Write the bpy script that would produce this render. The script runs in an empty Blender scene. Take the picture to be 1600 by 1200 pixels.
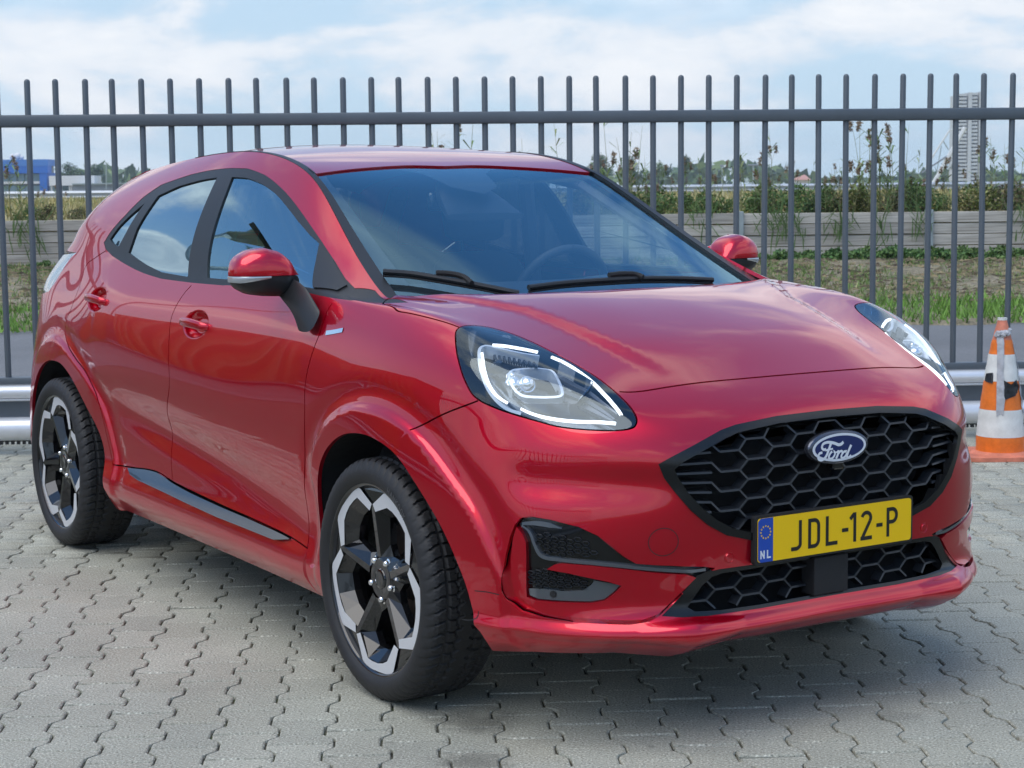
import bpy, bmesh, math, random
import numpy as np
from mathutils import Vector, Matrix
from mathutils.bvhtree import BVHTree
from mathutils.geometry import delaunay_2d_cdt

random.seed(7)
RNG = np.random.default_rng(7)
scene = bpy.context.scene
COL = scene.collection
PI = math.pi

# ------------------------------------------------------------------ camera
CAM_POS = np.array([4.17719684, -3.07712033, 1.37389407])
YAW, PITCH, ROLL, FPX = math.radians(147.53053715), math.radians(-6.25758028), math.radians(-0.57439178), 2778.729895
_f = np.array([math.cos(PITCH) * math.cos(YAW), math.cos(PITCH) * math.sin(YAW), math.sin(PITCH)])
_r = np.array([math.sin(YAW), -math.cos(YAW), 0.0])
_u = np.cross(_r, _f)
_r, _u = _r * math.cos(ROLL) + _u * math.sin(ROLL), -_r * math.sin(ROLL) + _u * math.cos(ROLL)
cam_data = bpy.data.cameras.new('camera')
cam_data.sensor_width = 36.0
cam_data.lens = FPX / 1600.0 * 36.0
cam_data.clip_start = 0.05
cam_data.clip_end = 6000.0
cam = bpy.data.objects.new('camera', cam_data)
COL.objects.link(cam)
cam.matrix_world = Matrix(((_r[0], _u[0], -_f[0], CAM_POS[0]), (_r[1], _u[1], -_f[1], CAM_POS[1]),
                           (_r[2], _u[2], -_f[2], CAM_POS[2]), (0, 0, 0, 1)))
cam_data.dof.use_dof = True
cam_data.dof.focus_distance = 4.8
cam_data.dof.aperture_fstop = 16.0
scene.camera = cam
scene.render.engine = 'CYCLES'


def pix_ray(px, py):
    return _f + _r * (px - 800) / FPX - _u * (py - 600) / FPX


def at_z(px, py, z):
    d = pix_ray(px, py)
    return CAM_POS + d * ((z - CAM_POS[2]) / d[2])


def at_plane(px, py, p, n):
    d = pix_ray(px, py)
    return CAM_POS + d * (np.dot(np.array(p) - CAM_POS, n) / np.dot(d, n))


# ------------------------------------------------------------------ world and sun
SUN_EL, SUN_AZ = math.radians(60), math.radians(-80)      # azimuth of the direction towards the sun, from +x
world = bpy.data.worlds.new('World')
scene.world = world
world.use_nodes = True


def build_world():
    nt = world.node_tree
    nt.nodes.clear()
    N, L = nt.nodes.new, nt.links.new

    def math_(op, a=None, b=None, c=None):
        n = N('ShaderNodeMath'); n.operation = op
        for k, v in enumerate((a, b, c)):
            if v is None:
                continue
            if isinstance(v, (int, float)):
                n.inputs[k].default_value = v
            else:
                L(v, n.inputs[k])
        return n.outputs[0]

    def maprange(v, f0, f1, t0, t1, smooth=False):
        n = N('ShaderNodeMapRange')
        if smooth: n.interpolation_type = 'SMOOTHSTEP'
        for k, x in zip(('From Min', 'From Max', 'To Min', 'To Max'), (f0, f1, t0, t1)):
            n.inputs[k].default_value = x
        L(v, n.inputs['Value'])
        return n.outputs[0]

    def mixc(f, a, b):
        n = N('ShaderNodeMix'); n.data_type = 'RGBA'
        L(f, n.inputs['Factor'])
        for k, v in ((6, a), (7, b)):
            if isinstance(v, tuple): n.inputs[k].default_value = v
            else: L(v, n.inputs[k])
        return n.outputs[2]

    def noise(vec, scale, detail, rough, dist=0.0):
        n = N('ShaderNodeTexNoise')
        n.inputs['Scale'].default_value = scale; n.inputs['Detail'].default_value = detail
        n.inputs['Roughness'].default_value = rough; n.inputs['Distortion'].default_value = dist
        L(vec, n.inputs['Vector'])
        return n.outputs['Fac']

    out = N('ShaderNodeOutputWorld')
    bg = N('ShaderNodeBackground')
    bg.inputs['Strength'].default_value = 0.15
    sky = N('ShaderNodeTexSky')
    sky.sky_type = 'NISHITA'
    sky.sun_disc = False
    sky.sun_elevation = SUN_EL
    sky.sun_rotation = PI / 2 - SUN_AZ
    sky.air_density = 1.0
    sky.dust_density = 0.7
    sky.ozone_density = 2.2
    tc = N('ShaderNodeTexCoord')
    sep = N('ShaderNodeSeparateXYZ')
    L(tc.outputs['Generated'], sep.inputs[0])
    X, Y, Z = sep.outputs
    zc = math_('MAXIMUM', Z, 0.0)
    za = math_('ADD', zc, 0.20)
    cmb = N('ShaderNodeCombineXYZ')
    L(math_('DIVIDE', X, za), cmb.inputs[0]); L(math_('DIVIDE', Y, za), cmb.inputs[1])
    cmb.inputs[2].default_value = 3.7
    # cumulus field
    n1 = noise(cmb.outputs[0], 1.25, 10, .55, .15)
    mask = maprange(n1, .475, .60, 0, .95, True)
    n2 = noise(cmb.outputs[0], 3.1, 7, .6)
    ccol = mixc(maprange(n2, .36, .62, 0, 1), (3.6, 4.0, 4.7, 1), (6.2, 6.3, 6.5, 1))
    # milky air towards the horizon
    milk = mixc(maprange(zc, .03, .50, 0, 1, True), (2.75, 3.65, 4.45, 1), (0.75, 2.0, 4.4, 1))
    c = mixc(maprange(zc, 0.0, .45, .97, .60, True), sky.outputs[0], milk)
    hi = math_('MULTIPLY', mask, maprange(zc, .06, .20, 0.15, 1, True))
    c = mixc(hi, c, ccol)
    # low flat-bottomed puffs near the horizon
    st = N('ShaderNodeCombineXYZ')
    L(X, st.inputs[0]); L(Y, st.inputs[1]); L(math_('MULTIPLY', Z, 2.6), st.inputs[2])
    n3 = noise(st.outputs[0], 7.5, 9, .58, .2)
    lowm = math_("MULTIPLY", maprange(n3, .43, .58, 0, .95, True), maprange(zc, .22, .10, 0, 1, True))
    lowm = math_('MULTIPLY', lowm, maprange(zc, .0, .035, .25, 1, True))
    c = mixc(lowm, c, mixc(maprange(n3, .5, .66, 0, 1), (3.85, 4.2, 4.65, 1), (4.8, 4.9, 5.05, 1)))
    L(c, bg.inputs['Color'])
    L(bg.outputs[0], out.inputs['Surface'])


build_world()
sun_d = bpy.data.lights.new('sun', 'SUN')
sun_d.energy = 1.5
sun_d.angle = math.radians(60)
sun_d.color = (1.0, 0.955, 0.89)
sun = bpy.data.objects.new('sun', sun_d)
COL.objects.link(sun)
sd = Vector((math.cos(SUN_EL) * math.cos(SUN_AZ), math.cos(SUN_EL) * math.sin(SUN_AZ), math.sin(SUN_EL)))
sun.rotation_euler = sd.to_track_quat('Z', 'Y').to_euler()
sun.location = (0, 0, 30)
vs = scene.view_settings
vs.view_transform = 'Standard'
vs.look = 'None'
vs.exposure = 0.48
vs.gamma = 1.0
vs.use_curve_mapping = False

# ------------------------------------------------------------------ materials
MATS = {}


def srgb(r, g, b):
    f = lambda c: (c / 255 / 12.92) if c / 255 <= 0.04045 else ((c / 255 + 0.055) / 1.055) ** 2.4
    return (f(r), f(g), f(b), 1.0)


def mat(name, color=(0.5, 0.5, 0.5), rough=0.5, metal=0.0, coat=0.0, coat_rough=0.03, var=0.0, vscale=8.0, bump=0.0,
        bscale=60.0, spec=0.5, emit=None, emit_s=0.0, color2=None, ior=None):
    m = bpy.data.materials.new(name)
    m.use_nodes = True
    nt = m.node_tree
    p = nt.nodes['Principled BSDF']
    c = tuple(color[:3]) + (1.0,)
    p.inputs['Base Color'].default_value = c
    p.inputs['Roughness'].default_value = rough
    p.inputs['Metallic'].default_value = metal
    p.inputs['Coat Weight'].default_value = coat
    p.inputs['Coat Roughness'].default_value = coat_rough
    p.inputs['Specular IOR Level'].default_value = spec
    if ior:
        p.inputs['IOR'].default_value = ior
    if emit:
        p.inputs['Emission Color'].default_value = tuple(emit[:3]) + (1,)
        p.inputs['Emission Strength'].default_value = emit_s
    tc = None
    if var or color2:
        tc = nt.nodes.new('ShaderNodeTexCoord')
        n = nt.nodes.new('ShaderNodeTexNoise')
        n.inputs['Scale'].default_value = vscale
        n.inputs['Detail'].default_value = 7
        n.inputs['Roughness'].default_value = 0.62
        nt.links.new(tc.outputs['Object'], n.inputs['Vector'])
        rp = nt.nodes.new('ShaderNodeValToRGB')
        c2 = tuple(color2[:3]) + (1,) if color2 else tuple(min(1, x * (1 + var)) for x in c[:3]) + (1,)
        c1 = c if color2 else tuple(x * (1 - var) for x in c[:3]) + (1,)
        rp.color_ramp.elements[0].position = 0.32
        rp.color_ramp.elements[0].color = c1
        rp.color_ramp.elements[1].position = 0.68
        rp.color_ramp.elements[1].color = c2
        nt.links.new(n.outputs['Fac'], rp.inputs[0])
        nt.links.new(rp.outputs[0], p.inputs['Base Color'])
    if bump:
        tc = tc or nt.nodes.new('ShaderNodeTexCoord')
        n = nt.nodes.new('ShaderNodeTexNoise')
        n.inputs['Scale'].default_value = bscale
        n.inputs['Detail'].default_value = 5
        nt.links.new(tc.outputs['Object'], n.inputs['Vector'])
        b = nt.nodes.new('ShaderNodeBump')
        b.inputs['Strength'].default_value = bump
        b.inputs['Distance'].default_value = 0.01
        nt.links.new(n.outputs['Fac'], b.inputs['Height'])
        nt.links.new(b.outputs[0], p.inputs['Normal'])
    MATS[name] = m
    return m


def glass_mat(name, tint, base=0.03, rough=0.0, tone=(1, 1, 1)):
    """Thin sheet of glass: tinted see-through mixed with a mirror layer by Fresnel."""
    m = bpy.data.materials.new(name)
    m.use_nodes = True
    nt = m.node_tree
    nt.nodes.clear()
    N, L = nt.nodes.new, nt.links.new
    out = N('ShaderNodeOutputMaterial')
    tr = N('ShaderNodeBsdfTransparent')
    tr.inputs[0].default_value = tuple(tint) + (1,)
    gl = N('ShaderNodeBsdfGlossy')
    gl.inputs['Roughness'].default_value = rough
    gl.inputs['Color'].default_value = tuple(tone) + (1,)
    ge = N('ShaderNodeNewGeometry')
    dt = N('ShaderNodeVectorMath'); dt.operation = 'DOT_PRODUCT'
    L(ge.outputs['Incoming'], dt.inputs[0]); L(ge.outputs['Normal'], dt.inputs[1])
    ab = N('ShaderNodeMath'); ab.operation = 'ABSOLUTE'; L(dt.outputs['Value'], ab.inputs[0])
    on = N('ShaderNodeMath'); on.operation = 'SUBTRACT'; on.inputs[0].default_value = 1.0; L(ab.outputs[0], on.inputs[1])
    pw = N('ShaderNodeMath'); pw.operation = 'POWER'; pw.inputs[1].default_value = 4.2; L(on.outputs[0], pw.inputs[0])
    ml = N('ShaderNodeMath'); ml.operation = 'MULTIPLY_ADD'
    ml.inputs[1].default_value = 1.0 - base
    ml.inputs[2].default_value = base
    ml.use_clamp = True
    L(pw.outputs[0], ml.inputs[0])
    mx = N('ShaderNodeMixShader')
    L(ml.outputs[0], mx.inputs[0]); L(tr.outputs[0], mx.inputs[1]); L(gl.outputs[0], mx.inputs[2])
    L(mx.outputs[0], out.inputs['Surface'])
    MATS[name] = m
    return m


PAINT = mat('red_paint', (0.64, 0.0005, 0.020), 0.32, 0.76, 1.0, 0.008, ior=1.5, spec=0.0)
PAINT.node_tree.nodes['Principled BSDF'].inputs['Coat IOR'].default_value = 1.65
SATIN = mat('satin_black_trim', (0.012, 0.013, 0.015), 0.45, bump=0.05, bscale=900)
GLOSSB = mat('gloss_black', (0.006, 0.006, 0.007), 0.08, 0.0, 0.6, 0.02)
DARK = mat('dark_plastic', (0.012, 0.012, 0.013), 0.75, bump=0.15, bscale=300)
RUBBER = mat('tyre_rubber', (0.017, 0.017, 0.018), 0.62, var=0.25, vscale=9, bump=0.12, bscale=240)
SILVER = mat('cut_alloy', (0.74, 0.75, 0.77), 0.38, 0.40, bump=0.02, bscale=300)
CHROME = mat('chrome', (0.85, 0.86, 0.88), 0.08, 1.0)
GLASS_W = glass_mat('windscreen_glass', (0.80, 0.90, 0.93), 0.165, tone=(.50, .84, 1.0))
GLASS_S = glass_mat('side_glass', (0.62, 0.72, 0.75), 0.34, tone=(.66, .92, 1.0))
GLASS_P = glass_mat('privacy_glass', (0.12, 0.13, 0.14), 0.38, tone=(.68, .90, 1.0))
LENS = glass_mat('clear_lens', (0.90, 0.93, 0.96), 0.09, tone=(.8, .93, 1.0))


# ------------------------------------------------------------------ object helpers
def link(name, me, parent=None, m=None):
    o = bpy.data.objects.new(name, me)
    COL.objects.link(o)
    if parent is not None:
        o.parent = parent
    if m is not None and me is not None:
        me.materials.clear()
        me.materials.append(m)
    return o


def thing(name, label, cat, loc=(0, 0, 0), rz=0.0, group=None):
    o = bpy.data.objects.new(name, None)
    o.empty_display_size = 0.2
    COL.objects.link(o)
    o.location = loc
    o.rotation_euler = (0, 0, rz)
    return tag(o, label, cat, group)


def tag(o, label=None, cat=None, group=None, kind=None):
    if label: o['label'] = label
    if cat: o['category'] = cat
    if group: o['group'] = group
    if kind: o['kind'] = kind
    return o


def mesh_np(name, V, F, normals=None, smooth=True):
    me = bpy.data.meshes.new(name)
    V = np.asarray(V, dtype=float)
    me.from_pydata(V.tolist(), [], [tuple(int(i) for i in f) for f in F])
    if smooth:
        me.polygons.foreach_set('use_smooth', np.ones(len(me.polygons), dtype=bool))
    me.validate()
    if normals is not None:
        me.normals_split_custom_set_from_vertices(np.asarray(normals).tolist())
    me.update()
    return me


def bm_mesh(name, bm, smooth=False, angle=None):
    bmesh.ops.recalc_face_normals(bm, faces=bm.faces)
    me = bpy.data.meshes.new(name)
    bm.to_mesh(me)
    bm.free()
    if smooth:
        me.polygons.foreach_set('use_smooth', np.ones(len(me.polygons), dtype=bool))
        if angle is not None:
            me.set_sharp_from_angle(angle=math.radians(angle))
    return me


def bm_box(bm, c, s, rz=0.0, bevel=0.0, rot=None):
    M = Matrix.Translation(c) @ (rot if rot is not None else Matrix.Rotation(rz, 4, 'Z')) @ Matrix.Diagonal((s[0], s[1], s[2], 1))
    g = bmesh.ops.create_cube(bm, size=1.0, matrix=M)
    if bevel:
        es = list({e for v in g['verts'] for e in v.link_edges})
        bmesh.ops.bevel(bm, geom=es, offset=bevel, segments=2, affect='EDGES', profile=0.5)


def bm_tube(bm, pts, rad, seg=8, cap=True):
    """Tube along points; rad is a number or one per point."""
    P = [Vector(p) for p in pts]
    R = rad if hasattr(rad, '__len__') else [rad] * len(P)
    rings = []
    prev = None
    for i, p in enumerate(P):
        t = (P[min(i + 1, len(P) - 1)] - P[max(i - 1, 0)]).normalized()
        if prev is None:
            a = t.orthogonal().normalized()
        else:
            a = (prev - t * prev.dot(t))
            a = a.normalized() if a.length > 1e-6 else t.orthogonal().normalized()
        prev = a
        b = t.cross(a)
        rings.append([bm.verts.new(p + (a * math.cos(2 * PI * k / seg) + b * math.sin(2 * PI * k / seg)) * R[i]) for k in range(seg)])
    for i in range(len(rings) - 1):
        for k in range(seg):
            bm.faces.new((rings[i][k], rings[i][(k + 1) % seg], rings[i + 1][(k + 1) % seg], rings[i + 1][k]))
    if cap:
        bm.faces.new(rings[0][::-1])
        bm.faces.new(rings[-1])


def bm_lathe(bm, prof, seg=48, axis='Z', M=None, close=False):
    """prof: list of (r, h)."""
    M = M or Matrix.Identity(4)
    rings = []
    for r, h in prof:
        ring = []
        for k in range(seg):
            a = 2 * PI * k / seg
            v = Vector((r * math.cos(a), r * math.sin(a), h))
            if axis == 'Y':
                v = Vector((v.x, v.z, v.y))
            ring.append(bm.verts.new(M @ v))
        rings.append(ring)
    n = len(rings)
    for i in range(n if close else n - 1):
        A, B = rings[i], rings[(i + 1) % n]
        for k in range(seg):
            bm.faces.new((A[k], A[(k + 1) % seg], B[(k + 1) % seg], B[k]))
    return rings


def bm_prism(bm, poly, f0, f1):
    """Closed prism of a 2D polygon; f0 and f1 map (a, b) to the two end points."""
    A = [bm.verts.new(f0(*p)) for p in poly]
    B = [bm.verts.new(f1(*p)) for p in poly]
    n = len(poly)
    for i in range(n):
        bm.faces.new((A[i], A[(i + 1) % n], B[(i + 1) % n], B[i]))
    bm.faces.new(A[::-1])
    bm.faces.new(B)


def smoothstep(a, b, x):
    t = np.clip((x - a) / (b - a), 0, 1)
    return t * t * (3 - 2 * t)


def resample(P, step, closed=False):
    P = np.asarray(P, float)
    if closed:
        P = np.vstack([P, P[:1]])
    d = np.r_[0, np.cumsum(np.linalg.norm(np.diff(P, axis=0), axis=1))]
    n = max(2, int(d[-1] / step) + 1)
    s = np.linspace(0, d[-1], n)
    s = np.unique(np.r_[s, d])
    keep = [0]
    for i in range(1, len(s)):
        if s[i] - s[keep[-1]] > step * 0.25:
            keep.append(i)
    s = s[keep]
    Q = np.stack([np.interp(s, d, P[:, k]) for k in range(P.shape[1])], 1)
    if closed and np.linalg.norm(Q[0] - Q[-1]) < step * 0.5:
        Q = Q[:-1]
    return Q


def smooth_curve(P, step, closed=False):
    """Catmull-Rom through the points, then resampled."""
    P = np.asarray(P, float)
    n = len(P)
    out = []
    rng = range(n if closed else n - 1)
    for i in rng:
        p1, p2 = P[i], P[(i + 1) % n]
        p0 = P[i - 1] if (closed or i > 0) else 2 * p1 - p2
        p3 = P[(i + 2) % n] if (closed or i + 2 < n) else 2 * p2 - p1
        d = [max(np.linalg.norm(q - p) ** 0.5, 1e-6) for p, q in ((p0, p1), (p1, p2), (p2, p3))]
        t0, t1 = 0, d[0]
        t2 = t1 + d[1]
        t3 = t2 + d[2]
        for t in np.linspace(t1, t2, 9)[:-1]:
            a1 = (t1 - t) / (t1 - t0) * p0 + (t - t0) / (t1 - t0) * p1
            a2 = (t2 - t) / (t2 - t1) * p1 + (t - t1) / (t2 - t1) * p2
            a3 = (t3 - t) / (t3 - t2) * p2 + (t - t2) / (t3 - t2) * p3
            b1 = (t2 - t) / (t2 - t0) * a1 + (t - t0) / (t2 - t0) * a2
            b2 = (t3 - t) / (t3 - t1) * a2 + (t - t1) / (t3 - t1) * a3
            out.append((t2 - t) / (t2 - t1) * b1 + (t - t1) / (t2 - t1) * b2)
    if not closed:
        out.append(P[-1])
    return resample(np.array(out), step, closed)


def in_poly(P, poly):
    x, y = P[:, 0], P[:, 1]
    X, Y = poly[:, 0], poly[:, 1]
    X2, Y2 = np.roll(X, -1), np.roll(Y, -1)
    c = np.zeros(len(P), bool)
    for i in range(len(X)):
        k = ((Y[i] > y) != (Y2[i] > y))
        if not k.any():
            continue
        xi = (X2[i] - X[i]) * (y - Y[i]) / ((Y2[i] - Y[i]) + 1e-300) + X[i]
        c ^= k & (x < xi)
    return c


# ------------------------------------------------------------------ car body surfaces (x forward, w = distance from the centre plane, z up)
def bspline_pad(C, sym0, sym1, axis):
    """Add a phantom row at both ends along axis: mirrored in w where sym, else extrapolated."""
    C = np.moveaxis(C, axis, 0)
    fl = np.array([1, -1, 1.0])
    a = C[1] * fl if sym0 else 2 * C[0] - C[1]
    b = C[-2] * fl if sym1 else 2 * C[-1] - C[-2]
    return np.moveaxis(np.concatenate([a[None], C, b[None]], 0), 0, axis)


class Surf:
    def __init__(s, net, sym_u=(False, False), sym_v=(False, False), comp=3, disp=None):
        s.nu, s.nv = net.shape[:2]
        s.sym_u, s.sym_v, s.disp = sym_u, sym_v, disp
        C = net.copy()
        uu, vv = np.meshgrid(np.arange(s.nu), np.arange(s.nv), indexing='ij')
        for _ in range(comp):
            s.setc(C)
            C = C + 0.75 * (net - s.base(uu.ravel(), vv.ravel()).reshape(net.shape))
        s.setc(C)

    def setc(s, C):
        s.C = bspline_pad(bspline_pad(C, *s.sym_u, 0), *s.sym_v, 1)

    @staticmethod
    def bas(t):
        return ((1 - t) ** 3 / 6, (3 * t ** 3 - 6 * t * t + 4) / 6, (-3 * t ** 3 + 3 * t * t + 3 * t + 1) / 6, t ** 3 / 6)

    def base(s, u, v):
        u = np.asarray(u, float); v = np.asarray(v, float)
        i = np.clip(np.floor(u).astype(int), 0, s.nu - 2); j = np.clip(np.floor(v).astype(int), 0, s.nv - 2)
        bu, bv = s.bas(u - i), s.bas(v - j)
        P = np.zeros((len(u), 3))
        for a in range(4):
            for b in range(4):
                P += (bu[a] * bv[b])[:, None] * s.C[i + a, j + b]
        return P

    def base_n(s, u, v, h=2e-3):
        a = s.base(u + h, v) - s.base(u - h, v)
        b = s.base(u, v + h) - s.base(u, v - h)
        n = np.cross(a, b)
        return n / (np.linalg.norm(n, axis=1)[:, None] + 1e-12) * s.flip

    flip = 1.0

    def pos(s, u, v):
        P = s.base(u, v)
        if s.disp is None:
            return P
        return P + s.base_n(u, v) * s.disp(P, u, v)[:, None]

    def nrm(s, u, v, h=4e-3):
        a = s.pos(u + h, v) - s.pos(u - h, v)
        b = s.pos(u, v + h) - s.pos(u, v - h)
        n = np.cross(a, b)
        return n / (np.linalg.norm(n, axis=1)[:, None] + 1e-12) * s.flip

    def prepare(s, du, dv):
        U = np.linspace(0, s.nu - 1, int((s.nu - 1) / du) + 1)
        V = np.linspace(0, s.nv - 1, int((s.nv - 1) / dv) + 1)
        s.gu, s.gv = U, V
        uu, vv = np.meshgrid(U, V, indexing='ij')
        P = s.pos(uu.ravel(), vv.ravel())
        n = len(V)
        F = []
        s.tri = []
        for i in range(len(U) - 1):
            for j in range(n - 1):
                a = i * n + j
                F.append((a, a + n, a + n + 1)); F.append((a, a + n + 1, a + 1))
        s.F = F
        s.P = P
        s.UV = np.stack([uu.ravel(), vv.ravel()], 1)
        s.bvh = BVHTree.FromPolygons(P.tolist(), F)

    def hit_uv(s, hit, idx):
        if hit is None:
            return np.array([np.nan, np.nan])
        f = s.F[idx]
        A, B, C_ = (s.P[k] for k in f)
        h = np.array(hit)
        m = np.stack([B - A, C_ - A], 1)
        w = np.linalg.lstsq(m, h - A, rcond=None)[0]
        return s.UV[f[0]] + w[0] * (s.UV[f[1]] - s.UV[f[0]]) + w[1] * (s.UV[f[2]] - s.UV[f[0]])

    def pix(s, pts):
        """Picture points on the near (right-hand) side of the car -> uv on the half surface."""
        out = []
        o = Vector((CAM_POS[0], -CAM_POS[1], CAM_POS[2]))
        for p in pts:
            d = pix_ray(*p)
            h = s.bvh.ray_cast(o, Vector((d[0], -d[1], d[2])).normalized())
            if h[0] is None:
                h = s.bvh.find_nearest(o + Vector((d[0], -d[1], d[2])) * (5.0))
                print('MISS', p)
            out.append(s.hit_uv(h[0], h[2]))
        return np.array(out)

    def front(s, pts):
        """(w, z) points seen from straight ahead -> uv."""
        out = []
        for w, z in pts:
            h = s.bvh.ray_cast(Vector((3, w, z)), Vector((-1, 0, 0)))
            if h[0] is None:
                h = s.bvh.find_nearest(Vector((.8, w, z))); print('front miss', w, z)
            out.append(s.hit_uv(h[0], h[2]))
        return np.array(out)

    def side(s, pts):
        """(x, z) points seen from the side -> uv."""
        out = []
        for x, z in pts:
            h = s.bvh.ray_cast(Vector((x, 3, z)), Vector((0, -1, 0)))
            if h[0] is None:
                h = s.bvh.find_nearest(Vector((x, .85, z))); print('side miss', x, z)
            out.append(s.hit_uv(h[0], h[2]))
        return np.array(out)

    def ribbon(s, line, width):
        """Closed uv polygon of a thin band along a uv polyline, width in metres."""
        L = np.asarray(line)
        P = s.pos(L[:, 0], L[:, 1]); n = s.nrm(L[:, 0], L[:, 1])
        T = np.gradient(P, axis=0)
        T /= np.linalg.norm(T, axis=1)[:, None] + 1e-12
        O = np.cross(n, T) * width / 2
        h = 1e-3
        du = (s.pos(L[:, 0] + h, L[:, 1]) - s.pos(L[:, 0] - h, L[:, 1])) / (2 * h)
        dv = (s.pos(L[:, 0], L[:, 1] + h) - s.pos(L[:, 0], L[:, 1] - h)) / (2 * h)
        D = np.zeros_like(L)
        for k in range(len(L)):
            D[k] = np.linalg.lstsq(np.stack([du[k], dv[k]], 1), O[k], rcond=None)[0]
        return np.vstack([L + D, (L - D)[::-1]])

    def inset(s, poly, width):
        """Shrink a closed uv polygon by width metres (positive = inwards)."""
        L = np.asarray(poly)
        P = s.pos(L[:, 0], L[:, 1]); n = s.nrm(L[:, 0], L[:, 1])
        T = np.roll(P, -1, 0) - np.roll(P, 1, 0)
        T /= np.linalg.norm(T, axis=1)[:, None] + 1e-12
        x, y = L[:, 0], L[:, 1]
        area = np.sum(x * np.roll(y, -1) - np.roll(x, -1) * y)
        # test direction in uv
        O = np.cross(n, T) * width
        h = 1e-3
        du = (s.pos(x + h, y) - s.pos(x - h, y)) / (2 * h)
        dv = (s.pos(x, y + h) - s.pos(x, y - h)) / (2 * h)
        D = np.zeros_like(L)
        for k in range(len(L)):
            D[k] = np.linalg.lstsq(np.stack([du[k], dv[k]], 1), O[k], rcond=None)[0]
        Q = L + D
        a2 = abs(np.sum(Q[:, 0] * np.roll(Q[:, 1], -1) - np.roll(Q[:, 0], -1) * Q[:, 1]))
        if (a2 > abs(area)) == (width > 0):
            Q = L - D
        return Q


BASEPLAN = [(.862, 0), (.862, .17), (.853, .33), (.818, .48), (.742, .62), (.642, .725), (.52, .80), (.39, .845), (.20, .872), (0, .880),
            (-.25, .874), (-.5, .865), (-.9, .862), (-1.3, .864), (-1.7, .868), (-2.1, .874), (-2.4, .880), (-2.65, .880), (-2.9, .868),
            (-3.1, .815), (-3.23, .70), (-3.30, .50), (-3.33, .25), (-3.34, 0)]
KEYP = {  # station: rows 0..8 as (z, inward offset)
    0: [(.235, .10), (.260, .03), (.302, .000), (.345, .022), (.42, .020), (.51, .012), (.62, .006), (.72, .006), (.805, .032)],
    3: [(.235, .09), (.260, .03), (.302, -.022), (.345, .012), (.42, .010), (.51, .000), (.62, .000), (.71, .000), (.80, .040)],
    5: [(.232, .06), (.262, .02), (.302, .00), (.36, .000), (.44, -.004), (.54, .000), (.65, .012), (.76, .036), (.87, .085)],
    7: [(.222, .05), (.262, .02), (.31, .01), (.38, .006), (.48, .000), (.58, .003), (.69, .012), (.81, .032), (.93, .062)],
    9: [(.20, .04), (.25, .02), (.31, .01), (.40, .005), (.50, .000), (.62, .000), (.75, .008), (.87, .026), (.975, .058)],
    11: [(.20, .05), (.245, .015), (.30, .003), (.37, .022), (.46, .022), (.60, .008), (.74, .000), (.87, .006), (.985, .030)],
    15: [(.22, .05), (.27, .015), (.33, .003), (.40, .022), (.50, .022), (.63, .008), (.77, .000), (.89, .006), (1.01, .032)],
    17: [(.25, .05), (.29, .02), (.34, .012), (.42, .006), (.53, .000), (.65, .000), (.78, .010), (.91, .036), (1.05, .085)],
    19: [(.25, .06), (.30, .03), (.36, .00), (.45, .000), (.55, .000), (.66, .010), (.78, .030), (.90, .052), (1.03, .085)],
    21: [(.25, .10), (.30, .04), (.36, .00), (.45, .000), (.55, .010), (.66, .030), (.78, .050), (.88, .070), (.99, .100)],
    23: [(.25, .10), (.30, .04), (.36, .00), (.45, .000), (.55, .010), (.66, .030), (.78, .050), (.88, .070), (.99, .100)],
}
ROW9 = [(.705, 0, .890), (.700, .17, .889), (.685, .34, .885), (.650, .49, .878), (.575, .580, .905), (.47, .640, .945), (.36, .690, .982),
        (.25, .728, 1.014), (.10, .752, 1.036), (-.06, .770, 1.050), (-.28, .790, 1.062), (-.5, .792, 1.068), (-.9, .792, 1.076),
        (-1.3, .790, 1.086), (-1.7, .786, 1.104), (-2.05, .778, 1.130), (-2.33, .765, 1.160), (-2.58, .748, 1.180), (-2.80, .720, 1.175),
        (-2.97, .650, 1.150), (-3.05, .52, 1.12), (-3.10, .36, 1.11), (-3.12, .18, 1.11), (-3.13, 0, 1.11)]
ROW13 = [(-.060, 0, 1.078), (-.062, .10, 1.078), (-.066, .20, 1.078), (-.078, .30, 1.078), (-.095, .39, 1.078), (-.118, .47, 1.078),
         (-.142, .54, 1.078), (-.165, .60, 1.078), (-.188, .65, 1.079), (-.205, .68, 1.080), (-.225, .70, 1.082), (-.50, .645, 1.19),
         (-.80, .585, 1.350), (-1.04, .555, 1.450), (-1.40, .541, 1.507), (-1.85, .540, 1.502), (-2.30, .540, 1.468), (-2.67, .545, 1.405),
         (-2.79, .575, 1.30), (-2.89, .610, 1.205), (-2.99, .50, 1.165), (-3.04, .36, 1.165), (-3.06, .18, 1.165), (-3.07, 0, 1.165)]


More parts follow.
